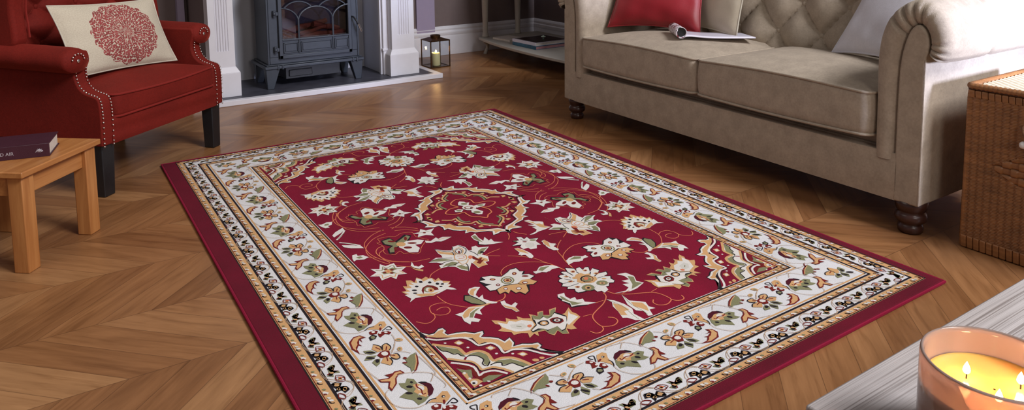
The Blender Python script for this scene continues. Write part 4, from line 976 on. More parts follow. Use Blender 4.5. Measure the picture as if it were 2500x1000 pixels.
# ------------------------------------------------------------------ cushion on the chair with the red bloom print
def bloom_mat():
    m, nt, b = newmat('linen_with_red_bloom'); co = nd(nt,'ShaderNodeTexCoord').outputs['UV']
    sp = nd(nt,'ShaderNodeSeparateXYZ'); nt.links.new(co, sp.inputs[0])
    x = mth(nt,'MULTIPLY', mth(nt,'SUBTRACT', sp.outputs[0], .52), 1.42); y = mth(nt,'SUBTRACT', sp.outputs[1], .49)
    r = mth(nt,'SQRT', mth(nt,'ADD', mth(nt,'MULTIPLY',x,x), mth(nt,'MULTIPLY',y,y))); th = mth(nt,'ARCTAN2', y, x)
    # petals: cells in (angle, radius) space
    def cells(kth, kr, off, thr):
        v = nd(nt,'ShaderNodeTexVoronoi', voronoi_dimensions='2D', feature='F1'); v.inputs['Scale'].default_value = 1; v.inputs['Randomness'].default_value=.75
        nt.links.new(comb(nt, mth(nt,'ADD', mth(nt,'MULTIPLY', th, kth), off), mth(nt,'MULTIPLY', r, kr)), v.inputs['Vector']); return mth(nt,'LESS_THAN', v.outputs['Distance'], thr)
    inner = cells(6.5, 20, 3.0, .42); mid = cells(11.0, 36, 9.0, .47); outer = cells(16.0, 44, 1.0, .52)
    w1 = mth(nt,'LESS_THAN', r, .17); w2 = mth(nt,'LESS_THAN', r, .32)
    sel = mth(nt,'ADD', mth(nt,'MULTIPLY', w1, inner), mth(nt,'MULTIPLY', mth(nt,'SUBTRACT',1.0,w1), mth(nt,'ADD', mth(nt,'MULTIPLY', w2, mid), mth(nt,'MULTIPLY', mth(nt,'SUBTRACT',1.0,w2), outer))))
    ray = mth(nt,'GREATER_THAN', mth(nt,'SINE', mth(nt,'MULTIPLY', th, 38.0)), .72)
    ray2 = mth(nt,'GREATER_THAN', mth(nt,'SINE', mth(nt,'MULTIPLY', th, 14.0)), .9)
    sel = mth(nt,'MAXIMUM', sel, mth(nt,'MAXIMUM', mth(nt,'MULTIPLY', ray, mth(nt,'LESS_THAN', r, .36)), mth(nt,'MULTIPLY', ray2, w1)))
    edge = mth(nt,'ADD', .462, mth(nt,'MULTIPLY', mth(nt,'SINE', mth(nt,'MULTIPLY', th, 17.0)), .014))
    sel = mth(nt,'MULTIPLY', sel, mth(nt,'LESS_THAN', r, edge)); 
    base = ramp(nt, noise(nt, co, 90, 2), [(.35,srgb(188,176,156)),(.65,srgb(202,192,172))])
    col = mix(nt, mth(nt,'MULTIPLY', sel, .92), base, ramp(nt, noise(nt, co, 14, 2), [(.35,srgb(124,26,36)),(.65,srgb(152,50,56))]))
    nt.links.new(col, b.inputs['Base Color']); b.inputs['Roughness'].default_value=.9; b.inputs['Specular IOR Level'].default_value=.2
    bump(nt, b, mth(nt,'ADD', noise(nt, co, 300, 2), mth(nt,'MULTIPLY', sel, .8)), .25, .002); return m
def chw(x,y,z): return ch.matrix_basis @ Vector((x,y,z))
bpy.context.view_layer.update()
TL,TR,BR,BL = [chw(*q) for q in ((-.236,.315,.690),(.262,.25,.658),(.231,.15,.412),(-.24,.18,.418))]
c = (TL+TR+BR+BL)/4; ux = ((TR+BR)-(TL+BL))/4; uz = ((TL+TR)-(BL+BR))/4
base = Vector((c.x,c.y,.42))
bp = thing('bloom_cushion', 'cream oblong cushion printed with a red bloom, on the red armchair', 'cushion', base)
mb = MB(); N_=37; n_ = ux.cross(uz)
if n_.dot(Vector((.3,-1,.2)))<0: n_=-n_
uvs = pillow(mb, c, ux*1.03, uz*1.03, n_, .052, .06, N_, 3, .006)
W(mb,'cover',bloom_mat(),bp,smooth='all',uv=uvs)
mb = MB(); mb.tube(pillow_edge(c,ux*1.03,uz*1.03,.06),.003,6,closed=True); W(mb,'seam',CREAM,bp,smooth='all')

# ------------------------------------------------------------------ small oak table + book
tb = thing('side_table', 'small honey oak side table with square legs, beside the red armchair', 'table', (-.449,1.461,0), math.atan2(.780,.626))
# local +x = along the visible right edge, +y = to the left
LT,WT = .336,.345
mb = MB(); mb.box(0,LT,0,WT,.282,.300); mb.build('table_top',OAK,tb,bevel=.003)
for xx,yy in ((.012,.012),(LT-.060,.012),(.012,WT-.060),(LT-.060,WT-.060)):
    mb = MB(); mb.box(xx,xx+.046,yy,yy+.046,0,.282); mb.build('leg',OAKZ,tb,bevel=.003)
for a in (.024,WT-.05):
    mb = MB(); mb.box(.058,LT-.06,a,a+.018,.222,.282); mb.build('apron_rail',OAK,tb,bevel=.002)
for a in (.024,LT-.05):
    mb = MB(); mb.box(a,a+.018,.058,WT-.06,.222,.282); mb.build('apron_rail',OAK,tb,bevel=.002)
PLUM = plain('plum_book_cloth', srgb(62,28,42), .45, var=.1, bumps=.15, bscale=400)
PAGE = plain('page_edges', srgb(214,206,196), .8, var=.08, scale=60)
SILV = plain('silver_foil', srgb(205,205,215), .35, .4, var=.02)
bkd = Vector((-.503+.381,1.627-1.602,0)).normalized()
bo = thing('hardback_book', 'dark plum hardback book lying on the small oak table', 'book', (-.379,1.600,.300), math.atan2(-bkd.y,-bkd.x))
# local: +x towards the page end, spine faces -y, extends to -x
ang = bo.rotation_euler[2]
BW,BD,BT = .235,.135,.040
mb = MB(); mb.box(-BW,.0,0,BD,0,.003); mb.box(-BW,.0,0,BD,BT-.003,BT); mb.box(-BW,.0,-.0015,.003,0,BT)
cv = mb.build('cover',PLUM,bo,bevel=.001,seg=2)
mb = MB(); mb.box(-BW+.004,-.004,.003,BD-.004,.003,BT-.003); mb.build('page_block',PAGE,bo)
def text(s, size, mat, parent, M, ex=.0003, name='lettering'):
    cu = bpy.data.curves.new('t','FONT'); cu.body = s; cu.size = size; cu.extrude = ex; cu.align_x='LEFT'
    t = bpy.data.objects.new('t',cu); C.objects.link(t); bpy.context.view_layer.update()
    me = bpy.data.meshes.new_from_object(t.evaluated_get(bpy.context.evaluated_depsgraph_get())); bpy.data.objects.remove(t)
    me.materials.clear(); me.materials.append(mat); o = bpy.data.objects.new(name, me); C.objects.link(o); o.parent = parent; o.matrix_local = M; return o
RX = Matrix.Rotation(pi/2,4,'X')
text('DEAD AIR', .0135, SILV, cv, Matrix.Translation((-.1515,-.0016,.0135)) @ RX, name='spine_lettering')
mb = MB()   # publisher's device: small winged shape
for a in range(0,360,40):
    r=.0085; mb.tube([(-.036,-.0017,.020),(-.036+r*cos(math.radians(a)),-.0017,.020+.7*r*sin(math.radians(a)))],[.0012,.0006],5)
mb.tube([(-.046,-.0017,.016),(-.036,-.0017,.024),(-.027,-.0017,.017)],.0011,5)
em_ = mb.build('spine_emblem',SILV,cv); em_.location.x = .010

# ------------------------------------------------------------------ sofa (world coordinates; front at x=1.83, arms at both ends)
so = thing('sofa', 'taupe velvet chesterfield sofa with rolled arms and turned dark feet', 'sofa', (2.25,1.09,0))
FX = 1.828
outer = [(.345,.228),(.347,.32),(.348,.42),(.350,.50),(.349,.56),(.340,.62),(.318,.675),(.280,.715),(.232,.737),(.188,.728),(.152,.698),(.130,.655),(.124,.610),(.134,.572),(.152,.553)]
inner = [(.275,.228),(.275,.32),(.275,.42),(.274,.48),(.272,.53),(.266,.575),(.256,.615),(.243,.645),(.226,.660),(.210,.655),(.198,.640),(.192,.622),(.190,.604),(.191,.590),(.192,.580)]
def arm(mir):
    Y = (lambda y: 2.172-y) if mir else (lambda y: y)
    O = cr([(a,b,0) for a,b in outer],5); I = cr([(a,b,0) for a,b in inner],5); n = len(O)
    def fn(a,b,n=n):
        i = min(n-1,int(round(a*(n-1)))); o_,i_ = O[i],I[i]; t=i/(n-1)
        mid=(o_+i_)/2; hw=(o_-i_)/2
        j=b*(NV-1)
        pl = 1 if t<.42 else 1-.55*(max(0,1-abs(((t*17)%1)-.5)/.11)) 
        if j<=8:      # rounded front from the inner edge to the outer edge
            th=pi*j/8; q = mid - hw*cos(th); x = FX+.030-.034*sin(th)*pl
            return (x, Y(q.x), q.y)
        xs=[FX+.045,FX+.06,FX+.08,FX+.11,FX+.16,FX+.22,FX+.255,FX+.268,FX+.275,FX+.282,FX+.295,FX+.33,FX+.40,FX+.50,FX+.62,FX+.75,FX+.86]
        x=xs[int(j)-9]; k=1
        if t>.36:
            k = 1+.05*(1-math.exp(-(x-FX-.03)/.06))
            k -= .10*math.exp(-((x-FX-.275)/.012)**2)
            if x<FX+.13: k -= .10*(1-pl)*(1-(x-FX)/.13)
        c0=Vector((.235,.60,0)); q = c0+(o_-c0)*k if t>.36 else o_
        if t>.36: q.z=0
        return (x, Y(q.x), q.y)
    NV=26
    mb = MB(); mb.grid(fn,n,NV,rev=mir)
    a_ = W(mb,'arm_roll',SOFA,so,smooth='all')
    # flat front panel and outside panel
    pp = [(.196,.100),(.276,.100)]+[(q.x,q.y) for q in I]+[(.196,.56)]
    mb = MB(); mb.prism([(Y(a),b) for a,b in pp], FX+.004, 2.72,'x'); W(mb,'arm_panel',SOFA,so,bevel=.006,seg=3)
    mb = MB(); mb.tube([(FX+.006,Y(.1965),.105),(FX+.006,Y(.1965),.555)],.003,6); W(mb,'arm_piping',SOFA,so,smooth=True)
arm(False); arm(True)
mb = MB(); mb.grid(lambda a,b: (FX+.006-.004*sin(pi*b), .27+1.63*a, .100+.150*b), 30, 6, rev=True)
mb.box(FX+.006,FX+.05,.27,1.90,.100,.250); mb.box(FX+.05,2.70,.24,1.93,.105,.255); mb.box(FX+.05,2.6,.34,1.83,.255,.283)
W(mb,'base_rail',SOFA,so,smooth=True,bevel=.006)
mb = MB(); mb.box(2.42,2.74,.198,1.974,.100,.64); W(mb,'back_frame',SOFA,so,bevel=.02,seg=3)
mb = MB(); PU,PV=.1057,.125
def sb(a,b):
    y=.345+1.485*a; z=.36+.44*b
    h=lattice((y-.883)/PU,(z-.502)/PV)
    return (2.335+.20*(z-.45)-.045*h*(.55+.45*min(1,abs(z-.36)/.1)), y, z)
mb.grid(sb,181,61); 
bk = W(mb,'tufted_back',SOFA,so,smooth='all')
mb = MB(); mb.tube([(2.47,.345,.765),(2.47,.37,.765),(2.47,.6,.765),(2.47,1.6,.765),(2.47,1.80,.765),(2.47,1.827,.765)],[.055,.072,.075,.075,.072,.055],20); W(mb,'back_roll',SOFA,so,smooth=True)
mb = MB()
for j in range(0,3):
    for i in range(-5,9):
        if (i+j)%2==0:
            y=.883+PU*i; z=.502+PV*j
            if .38<y<1.8: mb = MB(); mb.ball((2.333+.20*(z-.45),y,z),.013,10,6,sc=(.6,1,1)); mb.build('button',SOFA,bk,smooth='all')
seatc = []
for y0,y1 in ((.352,1.084),(1.088,1.822)):
    lp = rrect(1.812,2.36,y0,y1,.035)
    sgf = lambda x,y,z,y0=y0,y1=y1: .010*sin(pi*(y-y0)/(y1-y0))*(z>.35) - .006*sin(pi*(y-y0)/(y1-y0))*(z<.3)
    mb = MB(); seat_cushion(mb, lp, .292, .428, .036, .006, sgf); sc_ = W(mb,'seat_cushion',SOFA,so,smooth='all'); seatc.append(sc_)
    mb = MB()
    cxm=(1.812+2.36)/2; cym=(y0+y1)/2
    for zz in (.429,.292): mb.tube([(cxm+(x-cxm)*1.004,cym+(y-cym)*1.002,zz+sgf(x,y,zz)) for x,y in lp],.0048,6,closed=True)
    mb.build('piping',SOFA,sc_,smooth='all')
def foot(x,y,s=1):
    mb = MB(); mb.lathe([(.026*s,0),(.034*s,.004),(.036*s,.018),(.032*s,.026),(.028*s,.031),(.040*s,.038),(.045*s,.050),(.042*s,.062),(.034*s,.068),(.040*s,.073),(.044*s,.088),(.045*s,.104)],20,(x,y,0))
    W(mb,'foot',DWOOD,so,smooth='all')
foot(1.878,.240,1.05); foot(1.878,1.935,.95); foot(2.66,.24); foot(2.66,1.93)

def cushion_thing(name,label,corner,mat,T,seed,wr,pip=None,pinch=.07,scale=1.0):
    BL,BR,TR,TL = map(Vector,corner); c=(BL+BR+TR+TL)/4; ux=((TR+BR)-(TL+BL))/4*scale; uz=((TL+TR)-(BL+BR))/4*scale
    t = thing(name,label,'cushion',(c.x,c.y,min(BL.z,BR.z))); n=ux.cross(uz)
    mb=MB(); pillow(mb,c,ux,uz,n,T,pinch,33,seed,wr); W(mb,'cover',mat,t,smooth='all')
    mb=MB(); mb.tube(pillow_edge(c,ux,uz,pinch),.0035,6,closed=True); W(mb,'piping',pip or mat,t,smooth='all')
SATIN = fabric('crimson_satin', srgb(132,12,24), .46, .25, .12, .12, srgb(230,60,60)); SATIN.node_tree.nodes['Principled BSDF'].inputs['Specular IOR Level'].default_value=.6
cushion_thing('crimson_cushion','shiny crimson satin cushion at the far end of the taupe sofa',
   [(1.955,1.800,.474),(2.150,1.365,.474),(2.30,1.43,.90),(2.11,1.83,.90)],SATIN,.060,5,.010,pinch=.10)
cushion_thing('beige_cushion','plain beige piped cushion behind the crimson one on the sofa',
   [(2.27,1.70,.474),(2.200,1.212,.474),(2.325,1.187,.92),(2.38,1.68,.92)],fabric('beige_velvet',srgb(186,174,154),.9,.5,.05,.3),.044,6,.006,CREAM)
cushion_thing('pale_grey_cushion','pale grey cushion leaning in the near corner of the sofa',
   [(2.200,.755,.472),(2.10,.375,.480),(2.30,.30,.90),(2.38,.62,.88)],GREYC,.050,8,.010)

# magazine on the sofa: rolled part + flat tail
MAGP = None
def mag_mat():
    m, nt, b = newmat('printed_magazine_cover'); co=obj_co(nt)
    v = nd(nt,'ShaderNodeTexVoronoi'); v.inputs['Scale'].default_value=75; nt.links.new(co,v.inputs['Vector'])
    sel = mth(nt,'MULTIPLY', mth(nt,'GREATER_THAN', noise(nt,co,28,2), .54), mth(nt,'LESS_THAN', v.outputs['Distance'], .5))
    c = mix(nt, sel, srgb(222,214,222), mix(nt,1.0,v.outputs['Color'],srgb(150,60,60),'MULTIPLY')); nt.links.new(c,b.inputs['Base Color']); b.inputs['Roughness'].default_value=.3; return m
WPAPER = plain('glossy_white_paper', srgb(216,212,226), .3, var=.03)
mg = thing('rolled_magazine','half rolled magazine lying on the sofa seat cushion','magazine',(2.03,1.27,.474))
A_ = Vector((2.055,1.445,.500)); B_ = Vector((1.955,1.300,.502)); ax=(B_-A_).normalized(); sd=Vector((-ax.y,ax.x,0))
if sd.y>0: sd=-sd           # sd points to -y side (towards the tail)
sd = Vector((.35,-.94,0)).normalized(); sd=(sd-ax*sd.dot(ax)).normalized()
mb = MB()
def curl(a,b):
    th = 2*pi*1.35*a - pi/2; r=.0255*(1-.16*a)
    q = A_.lerp(B_,b); return q + sd*(-cos(th)*0 + r*sin(th+pi/2)*-1)*1.0 + Vector((0,0,-r*cos(th+pi/2)))
mb.grid(curl,40,6); mr = W(mb,'rolled_cover',mag_mat(),mg,smooth='all')
mr.modifiers.new('Solidify','SOLIDIFY').thickness=.0022
mb = MB()
def tail(a,b):
    q = A_.lerp(B_,b); L=.30*a; z=-.0255+.022*math.exp(-L/.03)*(L/.03)*1.2+.008*a*0
    return q+sd*(L+.0)+Vector((.0,0,z+.004))+Vector((.10,-.0,0))*a*b*.3
mb.grid(tail,30,6); mt = W(mb,'flat_pages',WPAPER,mg,smooth='all'); mt.modifiers.new('Solidify','SOLIDIFY').thickness=.006
mb = MB(); M_ = Matrix(((ax.x,sd.x,0,B_.x),(ax.y,sd.y,0,B_.y),(ax.z,0,1,B_.z),(0,0,0,1)))
mb.lathe([(.0,.0),(.0205,.0),(.0205,-.002),(.0,-.002)],20,(0,0,0),M=M_ @ Matrix.Rotation(pi/2,4,'Y') @ Matrix.Translation((0,0,-.012)),caps=False); W(mb,'roll_hollow_shade',BLACKW,mg)  # black disc paints the shade inside the roll's open end
# ------------------------------------------------------------------ wicker hamper
hp = thing('wicker_hamper','tall brown woven wicker hamper with rope handle beside the sofa','hamper',(2.10,-.15,0))
def wick(name,c,var=.35):
    m, nt, b = newmat(name); co=obj_co(nt); mp=nd(nt,'ShaderNodeMapping'); nt.links.new(co,mp.inputs[0]); mp.inputs['Scale'].default_value=(14,14,120)
    n=noise(nt,mp.outputs[0],1,3,.6); n2=noise(nt,co,9,2)
    nt.links.new(ramp(nt,mth(nt,'ADD',mth(nt,'MULTIPLY',n,.6),mth(nt,'MULTIPLY',n2,.4)),[(.33,tuple(q*(1-var) for q in c)),(.66,tuple(min(1,q*(1+var)) for q in c))]),b.inputs['Base Color'])
    b.inputs['Roughness'].default_value=.42; bump(nt,b,n,.2,.001); return m
WICK=wick('brown_wicker',srgb(142,95,56)); WICKD=wick('inner_wicker',srgb(70,40,24)); CANE=wick('pale_cane',srgb(204,190,164),.08)
HX,HY0,HY1,HH=1.898,-.36,.098,.478
mb=MB(); mb.box(HX+.006,2.29,HY0+.006,HY1-.006,.01,HH); W(mb,'liner',WICKD,hp)
def weave(mb,u0,u1,z0,z1,pos,nrow,nst):
    # pos(u,z,h): world point; horizontal strands going over and under the stakes
    def fn(a,b):
        u=u0+(u1-u0)*a; z=z0+(z1-z0)*b; row=b*nrow; k=int(row); f=row-k; st=a*nst
        dia = abs((u-(-.115))/.145)+abs((z-.265)/.085) < 1
        if dia:
            r2=int(b*nrow/5); f=b*nrow/5-r2; h=.0045*sqrt(max(0,1-(2*f-1)**2))+.0035*(1 if sin(pi*st/1.0+pi*(r2%2))>0 else -.6)
        else: h=.0022*sqrt(max(0,1-(2*f-1)**2))+.0042*abs(cos(pi*st+.25*(k%2)))
        return pos(u,z,h)
    return fn
mb=MB(); NR=99; NS=23
mb.grid(weave(mb,HY0,HY1,.035,HH-.02,lambda u,z,h:(HX-h+.002*sin(z*9),u,z),NR,NS),NS*8+1,NR*4+1,rev=True)
mb.grid(weave(mb,HX,2.29,.035,HH-.02,lambda u,z,h:(u,HY0-h,z),50,18),12*6+1,33*4+1)
mb.grid(weave(mb,HX,2.29,.035,HH-.02,lambda u,z,h:(u,HY1+h,z),50,18),12*6+1,33*4+1,rev=True)
W(mb,'woven_body',WICK,hp,smooth='all')
for xx in (HX+.001,2.289):
    for yy in (HY0+.001,HY1-.001): mb=MB(); mb.tube([(xx,yy,.03),(xx,yy,HH-.01)],.0062,10); W(mb,'corner_cane',WICK,hp,smooth=True)
def wrapped(z,h,t,name,n=64):
    mb=MB(); P=[(HX,HY0),(HX,HY1),(2.29,HY1),(2.29,HY0)]
    for k in range(4):
        a=Vector((*P[k],0)); b=Vector((*P[(k+1)%4],0)); L=(b-a).length; m=max(6,int(L/.017)); d=(b-a)/m; nn=Vector((-d.y,d.x,0)).normalized()
        for i in range(m):
            q=a+d*(i+.5); w_=d.length*.47; dd=d.normalized()*w_; nt_=nn*t
            sk=dd*.25
            mb.hexa([q-dd-nt_+Vector((0,0,z)),q+dd-nt_+Vector((0,0,z)),q+dd+nt_+Vector((0,0,z)),q-dd+nt_+Vector((0,0,z))],[q-dd-nt_+sk+Vector((0,0,z+h)),q+dd-nt_+sk+Vector((0,0,z+h)),q+dd+nt_+sk+Vector((0,0,z+h)),q-dd+nt_+sk+Vector((0,0,z+h))])
    W(mb,name,WICK,hp,bevel=.0035,seg=3)
wrapped(.002,.036,.007,'bottom_band'); wrapped(HH-.022,.022,.007,'top_rim')
mb=MB(); mb.box(HX-.004,2.295,HY0-.004,HY1+.004,HH,HH+.010); ld=W(mb,'lid',WICKD,hp,bevel=.003)
mb=MB(); NL=30
def lidf(a,b):
    x=HX+.012+(2.28-HX-.012)*a; y=HY0+.012+(HY1-HY0-.024)*b
    return (x,y,HH+.0115+.0022*cos(pi*a*NL)*cos(pi*b*NL)+.0015*abs(sin(pi*a*NL)))
mb.grid(lidf,NL*5+1,NL*5+1); mb.build('cane_panel',CANE,ld,smooth='all')
wr_=MB()
for P in ([(HX,HY0),(HX,HY1)],[(HX,HY1),(2.29,HY1)],[(2.29,HY1),(2.29,HY0)],[(2.29,HY0),(HX,HY0)]):
    a=Vector((*P[0],HH+.012)); b=Vector((*P[1],HH+.012)); L=(b-a).length; m=int(L/.012); pts=[a.lerp(b,i/(m*3)) for i in range(m*3+1)]
    wr_.tube(pts,[.0085+.0018*(i%3==1) for i in range(len(pts))],10)
wr_.build('lid_rim',WICK,ld,smooth='all')
mb=MB(); hc=Vector((HX-.010,-.115,.372)); hp_=[]
for i in range(25):
    a=pi*1.0-2*pi*i/24*.5; 
for s_ in (0,1):
    pts=[]
    for i in range(40):
        t=i/39; a=pi*t; tw=2*pi*9*t+pi*s_
        base_=hc+Vector((-.004-.016*sin(a),.062*cos(a),-.050*sin(a)*1+.030))
        pts.append(base_+Vector((.0035*cos(tw),0,.0035*sin(tw))))
    mb.tube(pts,.0045,7)
W(mb,'rope_handle',wick('rope',srgb(120,84,56),.2),hp,smooth='all')
BEAD=plain('white_bead',srgb(225,222,220),.35)
mb=MB(); mb.ball((HX-.022,-.058,.352),.011,12,8); W(mb,'toggle_bead',BEAD,hp,smooth='all')

# ------------------------------------------------------------------ coffee table in the foreground
def grey_oak():
    m, nt, b = newmat('greyed_oak'); co = obj_co(nt); mp = nd(nt,'ShaderNodeMapping'); nt.links.new(co, mp.inputs[0]); mp.inputs['Scale'].default_value = (2.2,330,60)
    mp2 = nd(nt,'ShaderNodeMapping'); nt.links.new(co, mp2.inputs[0]); mp2.inputs['Scale'].default_value = (2.2,34,10)
    n = noise(nt, mp.outputs[0], 1, 4, .6, .15); n2 = noise(nt, mp2.outputs[0], 1, 3, .5, .5)
    c = mix(nt, 1.0, ramp(nt, n2, [(.3,srgb(164,155,151)),(.65,srgb(184,177,175))]), ramp(nt, n, [(.36,(.50,.47,.45)),(.50,(.95,.95,.95)),(.7,(1.1,1.1,1.1))]), 'MULTIPLY')
    nt.links.new(c, b.inputs['Base Color']); b.inputs['Roughness'].default_value = .45; bump(nt, b, n, .4, .002); return m
GO=grey_oak()
TZ=.45; TX0,TY1=.285,-.492
ct = thing('coffee_table','greyed oak coffee table corner in the near right foreground','table',(.80,-.80,0))
mb=MB(); mb.box(TX0,1.45,-1.10,TY1,TZ-.030,TZ); W(mb,'table_top',GO,ct,bevel=.003)
GOZ=wood('greyed_oak_upright',srgb(100,82,70),srgb(140,120,106),'z',.55)
for xx,yy in ((TX0+.06,TY1-.12),(1.33,TY1-.12),(TX0+.06,-1.04),(1.33,-1.04)):
    mb=MB(); mb.box(xx,xx+.06,yy,yy+.06,0,TZ-.030); W(mb,'leg',GOZ,ct,bevel=.003)
mb=MB(); mb.box(TX0+.10,1.35,TY1-.10,TY1-.08,TZ-.09,TZ-.03); mb.box(TX0+.10,1.35,-1.03,-1.01,TZ-.09,TZ-.03); W(mb,'apron_rail',GOZ,ct)

# three wick candle
cx,cy_=.3625,-.6405; R0=.0640
cd = thing('glass_candle','large three wick candle in pink glass, on the greyed oak table','candle',(cx,cy_,TZ))
m = bpy.data.materials.new('pink_frosted_glass'); m.use_nodes=True; nt=m.node_tree; nt.nodes.clear(); out=nt.nodes.new('ShaderNodeOutputMaterial')
PK=(*srgb(250,218,204),1)
def N_(t,c=None):
    n=nt.nodes.new(t)
    if c: n.inputs[0].default_value=c
    return n
df=N_('ShaderNodeBsdfDiffuse',PK); tl=N_('ShaderNodeBsdfTranslucent',PK); tr=N_('ShaderNodeBsdfTransparent',(*srgb(252,222,208),1)); gl=N_('ShaderNodeBsdfGlossy'); gl.inputs['Roughness'].default_value=.06
m1=N_('ShaderNodeMixShader'); m1.inputs[0].default_value=.6; nt.links.new(df.outputs[0],m1.inputs[1]); nt.links.new(tl.outputs[0],m1.inputs[2])
m2=N_('ShaderNodeMixShader'); m2.inputs[0].default_value=.36; nt.links.new(m1.outputs[0],m2.inputs[1]); nt.links.new(tr.outputs[0],m2.inputs[2])
fr=nt.nodes.new('ShaderNodeFresnel'); fr.inputs[0].default_value=1.45; m3=N_('ShaderNodeMixShader'); nt.links.new(fr.outputs[0],m3.inputs[0]); nt.links.new(m2.outputs[0],m3.inputs[1]); nt.links.new(gl.outputs[0],m3.inputs[2]); nt.links.new(m3.outputs[0],out.inputs[0])
mb=MB(); prof=[(.004,0),(R0-.006,0),(R0-.001,.003),(R0,.008),(R0,.094),(R0-.0006,.0985),(R0-.0022,.100),(R0-.0038,.0985),(R0-.0044,.094),(R0-.0044,.010),(R0-.010,.007),(.004,.007)]
mb.lathe(prof,96,(0,0,0),caps=False); mb.build('glass_cup',m,cd,smooth='all')
m, nt, b = newmat('amber_wax'); b.inputs['Base Color'].default_value=(*srgb(250,178,96),1); b.inputs['Subsurface Weight'].default_value=.7; b.inputs['Subsurface Radius'].default_value=(.05,.025,.010); b.inputs['Subsurface Scale'].default_value=.6; b.inputs['Roughness'].default_value=.12
ri=R0-.0052; mb=MB(); mb.lathe([(.001,.0075),(ri,.0085),(ri,.072),(ri-.0015,.0735),(ri-.004,.0725),(ri-.010,.0715),(ri-.03,.0712),(.001,.0711)],64,(0,0,0),caps=False)
wx=mb.build('wax',m,cd,smooth='all')
def flame_mat(name,e=30):
    m=bpy.data.materials.new(name); m.use_nodes=True; nt=m.node_tree; nt.nodes.clear(); out=nt.nodes.new('ShaderNodeOutputMaterial'); em=nt.nodes.new('ShaderNodeEmission'); nt.links.new(em.outputs[0],out.inputs[0])
    em.inputs[0].default_value=(1,.72,.36,1); em.inputs[1].default_value=e; return m
FL=flame_mat('candle_flame',28)
def flame(x,y,z,h,parent,name='wick',r=None):
    r=r or h*.27
    mb=MB(); mb.tube([(x,y,z-.001),(x+.0003,y,z+.004),(x+.001,y+.0005,z+.0065)],.0007,6); w=mb.build(name,BLACKW,parent,smooth=True)
    mb=MB(); mb.lathe([(.0001,0),(r*.55,h*.06),(r*.92,h*.18),(r,h*.32),(r*.86,h*.5),(r*.58,h*.7),(r*.28,h*.87),(.0001,h)],12,(x+.001,y+.0005,z+.0045),caps=False); mb.build('flame',FL,w,smooth='all')
WICKS=((-.0044,.0234),(-.0253,-.0145),(.0206,-.0135))
for wx_,wy_ in WICKS: flame(wx_,wy_,.0712,.0125,cd)
def plight(name,loc,e,r,col): 
    l=bpy.data.lights.new(name,'POINT'); l.energy=e; l.shadow_soft_size=r; l.color=col; o=bpy.data.objects.new(name,l); C.objects.link(o); o.location=loc; return o

# ------------------------------------------------------------------ bow fronted console in the far corner
cs = thing('console_table','putty painted bow fronted console table in the far corner','table',(2.75,3.0,0))
def bow(y,d=0): # front x for a given y between 2.25 and 3.90
    t=(y-3.07)/.83; return 2.36+.09*abs(t)**2.4+d
SY0,SY1=2.26,3.885
poly=[(3.00,SY0),(3.00,SY1)]+[(bow(SY1-(SY1-SY0)*i/30),SY1-(SY1-SY0)*i/30) for i in range(31)]
mb=MB(); mb.prism(poly[::-1],.108,.130,'z'); W(mb,'shelf',CONS,cs,bevel=.005,seg=3)
mb=MB(); mb.prism(poly[::-1],.74,.77,'z'); W(mb,'table_top',CONS,cs,bevel=.005,seg=3)
poly2=[(2.98,SY0+.03),(2.98,SY1-.03)]+[(bow(SY1-.03-(SY1-SY0-.06)*i/30,.025),SY1-.03-(SY1-SY0-.06)*i/30) for i in range(31)]
mb=MB(); mb.prism(poly2[::-1],.62,.74,'z'); W(mb,'apron',CONS,cs)
for (x,y) in ((2.485,3.845),(2.485,2.30),(2.79,3.855),(2.79,2.29)):
    mb=MB(); mb.lathe([(.021,.130),(.026,.136),(.024,.15),(.019,.17),(.021,.25),(.027,.45),(.030,.62)],18,(x,y,0)); W(mb,'leg',CONS,cs,smooth=True)
    mb=MB(); mb.tube(cr([(x-.012,y,.104),(x+.010,y,.088),(x+.018,y,.055),(x+.006,y,.022),(x-.002,y,.010)],4),[.020,.019,.019,.018,.017,.016,.015,.014,.013,.012,.012,.012,.012,.013,.013,.012,.012][:17],10)
    mb.lathe([(.013,0),(.015,.004),(.012,.014)],12,(x-.002,y,0)); W(mb,'foot',CONS,cs,smooth=True)
# reading matter on its shelf
def slab(name,label,cat,p,w,d,h,rz,mats,grp=None,cover=.0025):
    t=thing(name,label,cat,p,rz,grp)
    mb=MB(); mb.box(0,w,0,d,0,cover); mb.box(0,w,0,d,h-cover,h); mb.box(0,w,-.001,cover,0,h); mb.build('cover',mats[0],t,bevel=.0008,seg=1)
    mb=MB(); mb.box(.003,w-.003,cover,d-.003,cover,h-cover); mb.build('page_block',mats[1],t); return t
BLUE=plain('teal_blue_cover',srgb(36,92,120),.3,var=.35,scale=24); GREYB=plain('dark_grey_cover',srgb(74,74,84),.35,var=.1)
ROSE=plain('rose_grey_pages',srgb(168,120,124),.7,var=.1); BROWNC=plain('dark_brown_cover',srgb(48,32,28),.3,var=.5,scale=30)
TEALC=plain('sea_green_print',srgb(120,150,140),.4,var=.5,scale=40)
slab('paper_magazine','pale sea green magazine lying left of the books on the console shelf','magazine',(2.475,3.72,.130),.20,.16,.014,-pi/2+.12,(PAGE,PAGE))
a_=slab('picture_book','blue spined picture book under the other book on the console shelf','book',(2.447,3.405,.130),.285,.30,.024,-pi/2+.02,(BLUE,ROSE))
a2=slab('picture_book','white spined picture book with dark brown cover, topmost on the console shelf','book',(2.449,3.41,.154),.28,.29,.022,-pi/2+.03,(WPAPER,PAGE))
mb=MB(); mb.box(.012,.27,.012,.28,.022,.0228); mb.build('cover_print',BROWNC,a2)
t=thing('small_ornament','tiny white and green ornament on top of the shelf books','ornament',(2.60,3.24,.1768))
mb=MB(); mb.lathe([(.006,0),(.008,.003),(.004,.008),(.005,.014)],10); mb.build('stem',TEALC,t,smooth=True)
mb=MB()
